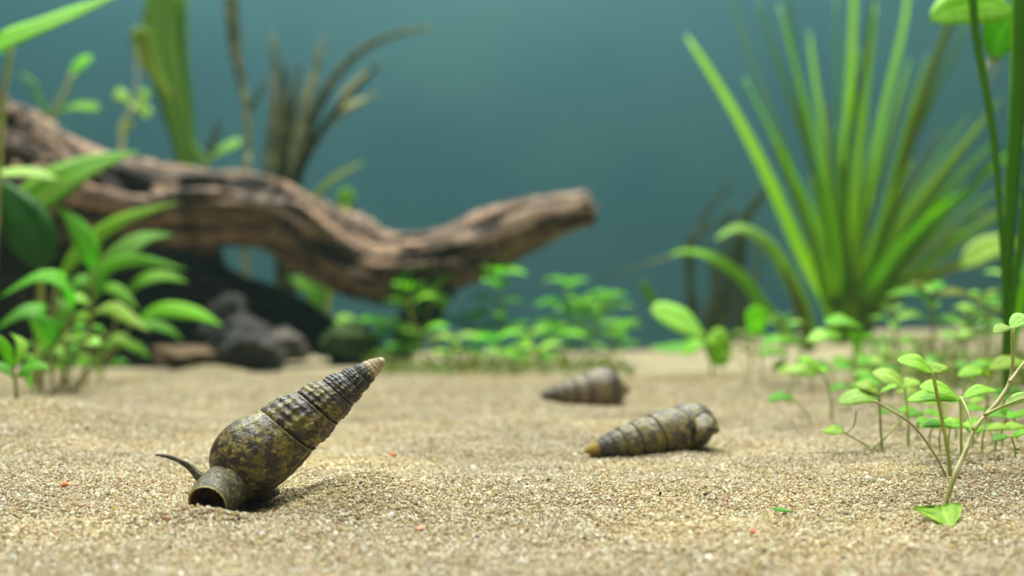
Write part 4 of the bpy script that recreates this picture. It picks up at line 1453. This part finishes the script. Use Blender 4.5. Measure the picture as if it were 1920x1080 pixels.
def build_seedlings():
    random.seed(3)
    seedling('tallest single stemmed seedling holding a two lobed leaf up beside the thick pale stem', (1785, 898), [(1776, 840), (1760, 755), (1748, 696)],
             [((1750, 700), (1682, 672), 56), ((1747, 699), (1774, 684), 36)], 0.1, r=6.5, extra=[([(1640, 752), (1705, 792), (1748, 845), (1780, 905)], 4, 4, 'stem_pale')])
    seedling('seedling with a broad spotted leaf held sideways at the edge of open sand', (1656, 848), [(1651, 800), (1648, 738)],
             [((1650, 748), (1571, 752), 48, 'spotted'), ((1647, 738), (1604, 716), 40), ((1648, 738), (1682, 722), 26)], 0.0, r=4.5)
    seedling('seedling with one wide blue green leaf between the spotted leaf and the tall seedling', (1703, 838), [(1703, 790), (1696, 722)],
             [((1700, 730), (1636, 694), 62, 'pale'), ((1697, 726), (1722, 712), 34, 'pale')], 0.15, r=4.5, extra=[([(1636, 842), (1668, 812), (1690, 788), (1700, 770)], 3.5, 3, 'stem')])
    seedling('three leaved seedling close behind the thick pale stem', (1802, 876), [(1802, 810), (1800, 746)],
             [((1800, 748), (1724, 722), 54), ((1798, 752), (1700, 746), 46), ((1802, 748), (1870, 728), 30)], 0.1, r=4.5)
    # thick runner with a leaf on top
    t = seedling('thick pale stemmed seedling leaning across the others with a spotted top leaf', (1767, 944), [(1790, 892), (1812, 842), (1832, 798), (1875, 748), (1897, 700), (1899, 612)],
                 [((1899, 614), (1864, 622), 30, 'spotted'), ((1893, 618), (1940, 590), 40, 'spotted')], 0.5, r=7.5, stem_m='stem_pale',
                 extra=[([(1826, 806), (1814, 770), (1802, 745)], 5, 4, 'stem'), ([(1846, 778), (1880, 762), (1930, 744)], 5, 4, 'stem'),
                        ([(1893, 716), (1912, 690), (1940, 655)], 5, 4, 'stem_pale')])
    leaf(t, pix([(1880, 764), (1910, 748), (1950, 740)], 14.9), pw(26, 15), 'oval', 'spotted')
    seedling('seedling with one arched leaf in front of the dark upright blades', (1862, 800), [(1850, 740), (1858, 692)], [((1852, 694), (1926, 676), 42), ((1856, 694), (1846, 706), 20)], 0.0, r=4)
    seedling('slender seedling with one flat leaf before the dark upright blades', (1812, 800), [(1805, 760), (1812, 704)], [((1856, 700), (1796, 702), 34), ((1812, 706), (1830, 715), 16)], 0.0, r=3.5)
    seedling('creeping seedling with a small round leaf lying just above open sand', (1652, 850), [(1625, 836), (1588, 814), (1580, 810)], [((1586, 812), (1542, 806), 36)], -0.1, r=3.2,
             extra=[([(1586, 812), (1600, 800), (1606, 770)], 2.5, 2, 'stem')])
    seedling('forked seedling with two pale drooping leaves at the clump edge', (1560, 792), [(1558, 750), (1548, 712), (1530, 698)], [((1534, 708), (1466, 690), 38, 'pale'), ((1545, 702), (1496, 668), 34), ((1540, 700), (1552, 690), 20)], 0.0, r=4.5)
    seedling('low seedling with a single small leaf pointing at open sand', (1530, 800), [(1512, 775), (1488, 748)], [((1490, 746), (1438, 750), 28, 'mid')], 0.0, r=3)
    seedling('seedling with a very pale leaf bent over on a curved stem', (1478, 760), [(1482, 720), (1498, 668), (1516, 640)], [((1512, 640), (1580, 628), 40, 'pale')], 0.0, r=3.5)
    seedling('seedling with a wide green leaf above a round glowing one', (1600, 745), [(1604, 700), (1602, 650), (1598, 612)], [((1620, 614), (1545, 602), 46, 'fresh'), ((1604, 666), (1610, 618), 40, 'bright'), ((1604, 684), (1558, 678), 38, 'fresh'), ((1604, 684), (1636, 676), 34, 'fresh')], 0.0, r=3.5)
    seedling('seedling with a round leaf standing alone near the arching ribbon leaves', (1430, 725), [(1428, 680), (1420, 640), (1418, 612)], [((1418, 636), (1418, 568), 46, 'bright'), ((1424, 650), (1484, 634), 30, 'fresh'), ((1424, 668), (1480, 660), 28, 'fresh')], 0.0, r=3.5)
    seedling('faint seedling with two stalks on the bare sand beyond the mottled snail', (1396, 722), [(1398, 690), (1376, 668)], [((1378, 670), (1356, 664), 18, 'olive')], 0.0, r=3)
    # undergrowth
    labs = ['small undergrowth seedling among the stems of the tall seedlings']
    spots = [(1765, 850, 50), (1820, 842, 44), (1745, 838, 40), (1842, 852, 46), (1880, 838, 54), (1725, 800, 44), (1858, 815, 44), (1905, 830, 52),
             (1790, 826, 36), (1690, 806, 34), (1815, 815, 60), (1770, 800, 50), (1890, 800, 60), (1740, 780, 40),
             (1832, 835, 30), (1868, 845, 38), (1780, 862, 62), (1720, 826, 50), (1905, 860, 40), (1850, 790, 44)]
    for i, (bx, by, h) in enumerate(spots):
        tx, ty = bx + jit(14), by - h
        a = random.uniform(-0.3, 0.3)
        seedling(labs[0], (bx, by), [(bx + jit(4), by - h * 0.5), (tx, ty)],
                 [((tx, ty), (tx - 40 + jit(12), ty - 4 + jit(10)), 26, random.choice(['fresh', 'mid', 'seedling'])),
                  ((tx, ty), (tx + 38 + jit(12), ty - 2 + jit(10)), 24, random.choice(['fresh', 'mid', 'seedling']))], jit(0.3), r=3.2, group='undergrowth seedlings', name='seedling')
    spots = [(1700, 735, 40), (1665, 722, 44), (1560, 728, 36), (1520, 735, 40), (1760, 730, 44), (1830, 738, 50), (1880, 735, 50), (1640, 760, 50), (1590, 772, 46), (1495, 722, 34), (1730, 715, 36), (1910, 745, 60)]
    for i, (bx, by, h) in enumerate(spots):
        tx, ty = bx + jit(12), by - h
        seedling('small blurred seedling on the sand rise behind the tall seedlings', (bx, by), [(bx + jit(4), by - h * 0.5), (tx, ty)],
                 [((tx, ty), (tx - 46 + jit(14), ty - 2 + jit(12)), 30, random.choice(['fresh', 'mid', 'pale'])),
                  ((tx, ty), (tx + 46 + jit(14), ty - 2 + jit(12)), 30, random.choice(['fresh', 'mid', 'olive']))], jit(0.3), r=3, group='seedlings on the rise')


def build_far_right():
    d = 22.5
    t, g = plant('ribbon_plant', 'tuft of sharp dark green upright blades beside the seedlings', 1888, 745, d=d)
    leaf(t, [down(g)] + pix([(1884, 640), (1879, 480), (1866, 290), (1846, 160), (1828, 60), (1820, -60)], d - 1), pw(17, d), 'strap', 'blade_dark', nrm=(0.2, -1, 0.1), wave=0.01)
    leaf(t, [down(g)] + pix([(1886, 640), (1890, 480), (1902, 300), (1912, 140), (1916, -60)], d - 0.6), pw(27, d), 'strap', 'blade_dark', nrm=(-0.2, -1, 0.1), wave=0.01)
    leaf(t, [down(g)] + pix([(1892, 640), (1902, 540), (1920, 400), (1938, 200), (1945, -60)], d - 0.8), pw(19, d), 'strap', 'blade_dark', nrm=(0, -1, 0.1), wave=0.01)
    leaf(t, [down(g)] + pix([(1888, 640), (1886, 400), (1896, 200), (1901, -60)], d), pw(11, d), 'strap', 'blade_mid', nrm=(0.3, -1, 0.1), wave=0.01)
    leaf(t, [down(g)] + pix([(1898, 660), (1915, 560), (1945, 460)], d + 0.4), pw(20, d), 'strap', 'blade_mid', nrm=(0, -1, 0.1), wave=0.01)
    t, g = plant('broad_leaved_plant', 'single stem bearing a large folded bright leaf high above the seedlings', 1930, 745, d=25)
    d = 25
    stem(t, [down(g)] + pix([(1932, 500), (1928, 250), (1915, 80), (1905, 26)], d), pw(8, d), pw(5, d), 'stem')
    leaf(t, pix([(1908, 22), (1860, 10), (1800, 18), (1744, 40)], d, -1.2), pw(92, d), 'ovate', 'bright', nrm=(0.1, -0.86, 0.5), fold=0.10, wave=0.10)
    leaf(t, pix([(1908, 24), (1890, 40), (1872, 75), (1866, 116)], d, 0.4), pw(84, d), 'ovate', 'mid', nrm=(0.2, -0.95, 0.3), fold=0.15, wave=0.10)
    for q in range(9):
        x, y = 1866 + jit(12), 105
        stem(t, pix([(x, y), (x - 10 + jit(14), y + 25 + jit(8)), (x - 18 + jit(26), y + 48 + jit(16))], d + 0.3, jit(0.8)), pw(1.6, d), pw(1.0, d), 'stem_pale', name='rootlet', sides=5)


def build_fallen():
    a = G(1768, 944)
    t = thing('fallen_leaf', 'folded green heart shaped leaf lying on sand below the thick pale stem', 'leaf', a)
    d1 = G(1783, 990)[1]
    le = np.array([(1766, 946), (1713, 950), (1729, 962), (1753, 975), (1781, 989)], float)
    ri = np.array([(1770, 945), (1797, 942), (1804, 955), (1798, 971), (1785, 990)], float)
    V, UV = [], []
    le, ri = cr(le, 14), cr(ri, 14)
    le[0], ri[0] = (1762, 946), (1772, 945)
    for i in range(14):
        mid = np.array((1768 + 15 * i / 13, 948 + 42 * i / 13))
        for v in (-1, -0.66, -0.33, 0, 0.33, 0.66, 1):
            e = le[i] if v < 0 else ri[i]
            q = mid + (e - mid) * abs(v)
            dd = d1 + 0.02 + 0.42 * (990 - q[1]) / 45.0 - 0.05 * abs(v) * (1 - i / 13) + 0.03 * math.sin(q[0] * 0.21)
            V.append(P(q[0], q[1], dd))
            UV.append((i / 13, v * 0.5 + 0.5))
    V = np.array(V)
    n = len(V)
    Fs = []
    for i in range(13):
        for j in range(6):
            q = i * 7 + j
            Fs.append((q, q + 1, q + 8, q + 7))
            Fs.append((n + q, n + q + 7, n + q + 8, n + q + 1))
    edge = [i * 7 for i in range(14)] + [13 * 7 + j for j in range(1, 7)] + [i * 7 + 6 for i in range(12, -1, -1)] + [j for j in range(5, 0, -1)]
    for x, y in zip(edge, edge[1:] + edge[:1]):
        Fs.append((x, n + x, n + y, y))
    link('leaf_blade', mesh_data('leaf_blade', np.vstack([V, V - np.array((0, -0.006, 0.008))]), Fs, a, True, UV + UV), M['seedling'], t)
    g = G(1464, 963)
    t = thing('leaf_fragment', 'tiny dark green leaf scrap stuck in the open sand', 'leaf', g)
    leaf(t, [g + np.array((-0.10, 0.05, 0.05)), g + np.array((0, 0, 0.04)), g + np.array((0.12, -0.08, 0.03))], 0.06, 'lance', 'mid', name='leaf_blade')


build_left()
random.seed(21)
build_back_left()
build_middle()
random.seed(22)
build_right_ribbons()
build_right_mid()
build_seedlings()
random.seed(23)
build_far_right()
build_fallen()

def build_litter():
    """matted brown green stems and shed leaves at the foot of the stem plants"""
    random.seed(91)
    r2 = np.random.default_rng(4)
    V, Fs, UV = [], [], []
    def bit(p, ln, w, a, up):
        dirv = np.array((math.cos(a) * math.cos(up), math.sin(a) * math.cos(up), math.sin(up)))
        side = unit(np.cross(dirv, (0.1, -0.6, 0.8))) * w * 0.5
        c = [p, p + dirv * ln * 0.5 + np.array((0, 0, ln * 0.10)), p + dirv * ln]
        b = len(V)
        for i, (q, k) in enumerate(zip(c, (0.35, 1.0, 0.15))):
            V.extend([q - side * k, q + np.array((0, 0, w * 0.2)), q + side * k])
            UV.extend([(i / 2, 0), (i / 2, 0.5), (i / 2, 1)])
        for i in range(2):
            for j in range(2):
                q = b + i * 3 + j
                Fs.append((q, q + 1, q + 4, q + 3))
    for k in range(420):
        px = 690 + 490 * r2.random()
        y = 39.2 + 1.7 * r2.normal()
        x = (px - 960) / F * 39.0
        z = float(ground(x, y))
        bit(np.array((x, y, z + 0.01 + 0.30 * r2.random() ** 3)), r2.uniform(0.25, 0.8), r2.uniform(0.05, 0.26), r2.uniform(0, 6.28), r2.uniform(-0.1, 1.1))
    for k in range(500):
        px = 1600 + 330 * r2.random()
        y = 26.0 + 16.0 * r2.random()
        x = (px - 960) / F * y
        z = float(ground(x, y))
        bit(np.array((x, y, z + 0.02 + 0.3 * r2.random() ** 2)), r2.uniform(0.25, 0.8), r2.uniform(0.05, 0.2), r2.uniform(0, 6.28), r2.uniform(0.0, 1.2))
    o = link('plant_litter', mesh_data('plant_litter', np.array(V), Fs, (0, 0, 0), True, UV), M['litter'])
    o['kind'] = 'stuff'
    o['label'] = 'matted olive brown shed leaves and roots at the foot of the plants'


build_litter()

for o in list(bpy.data.objects):
    if '_o' in o:
        del o['_o']
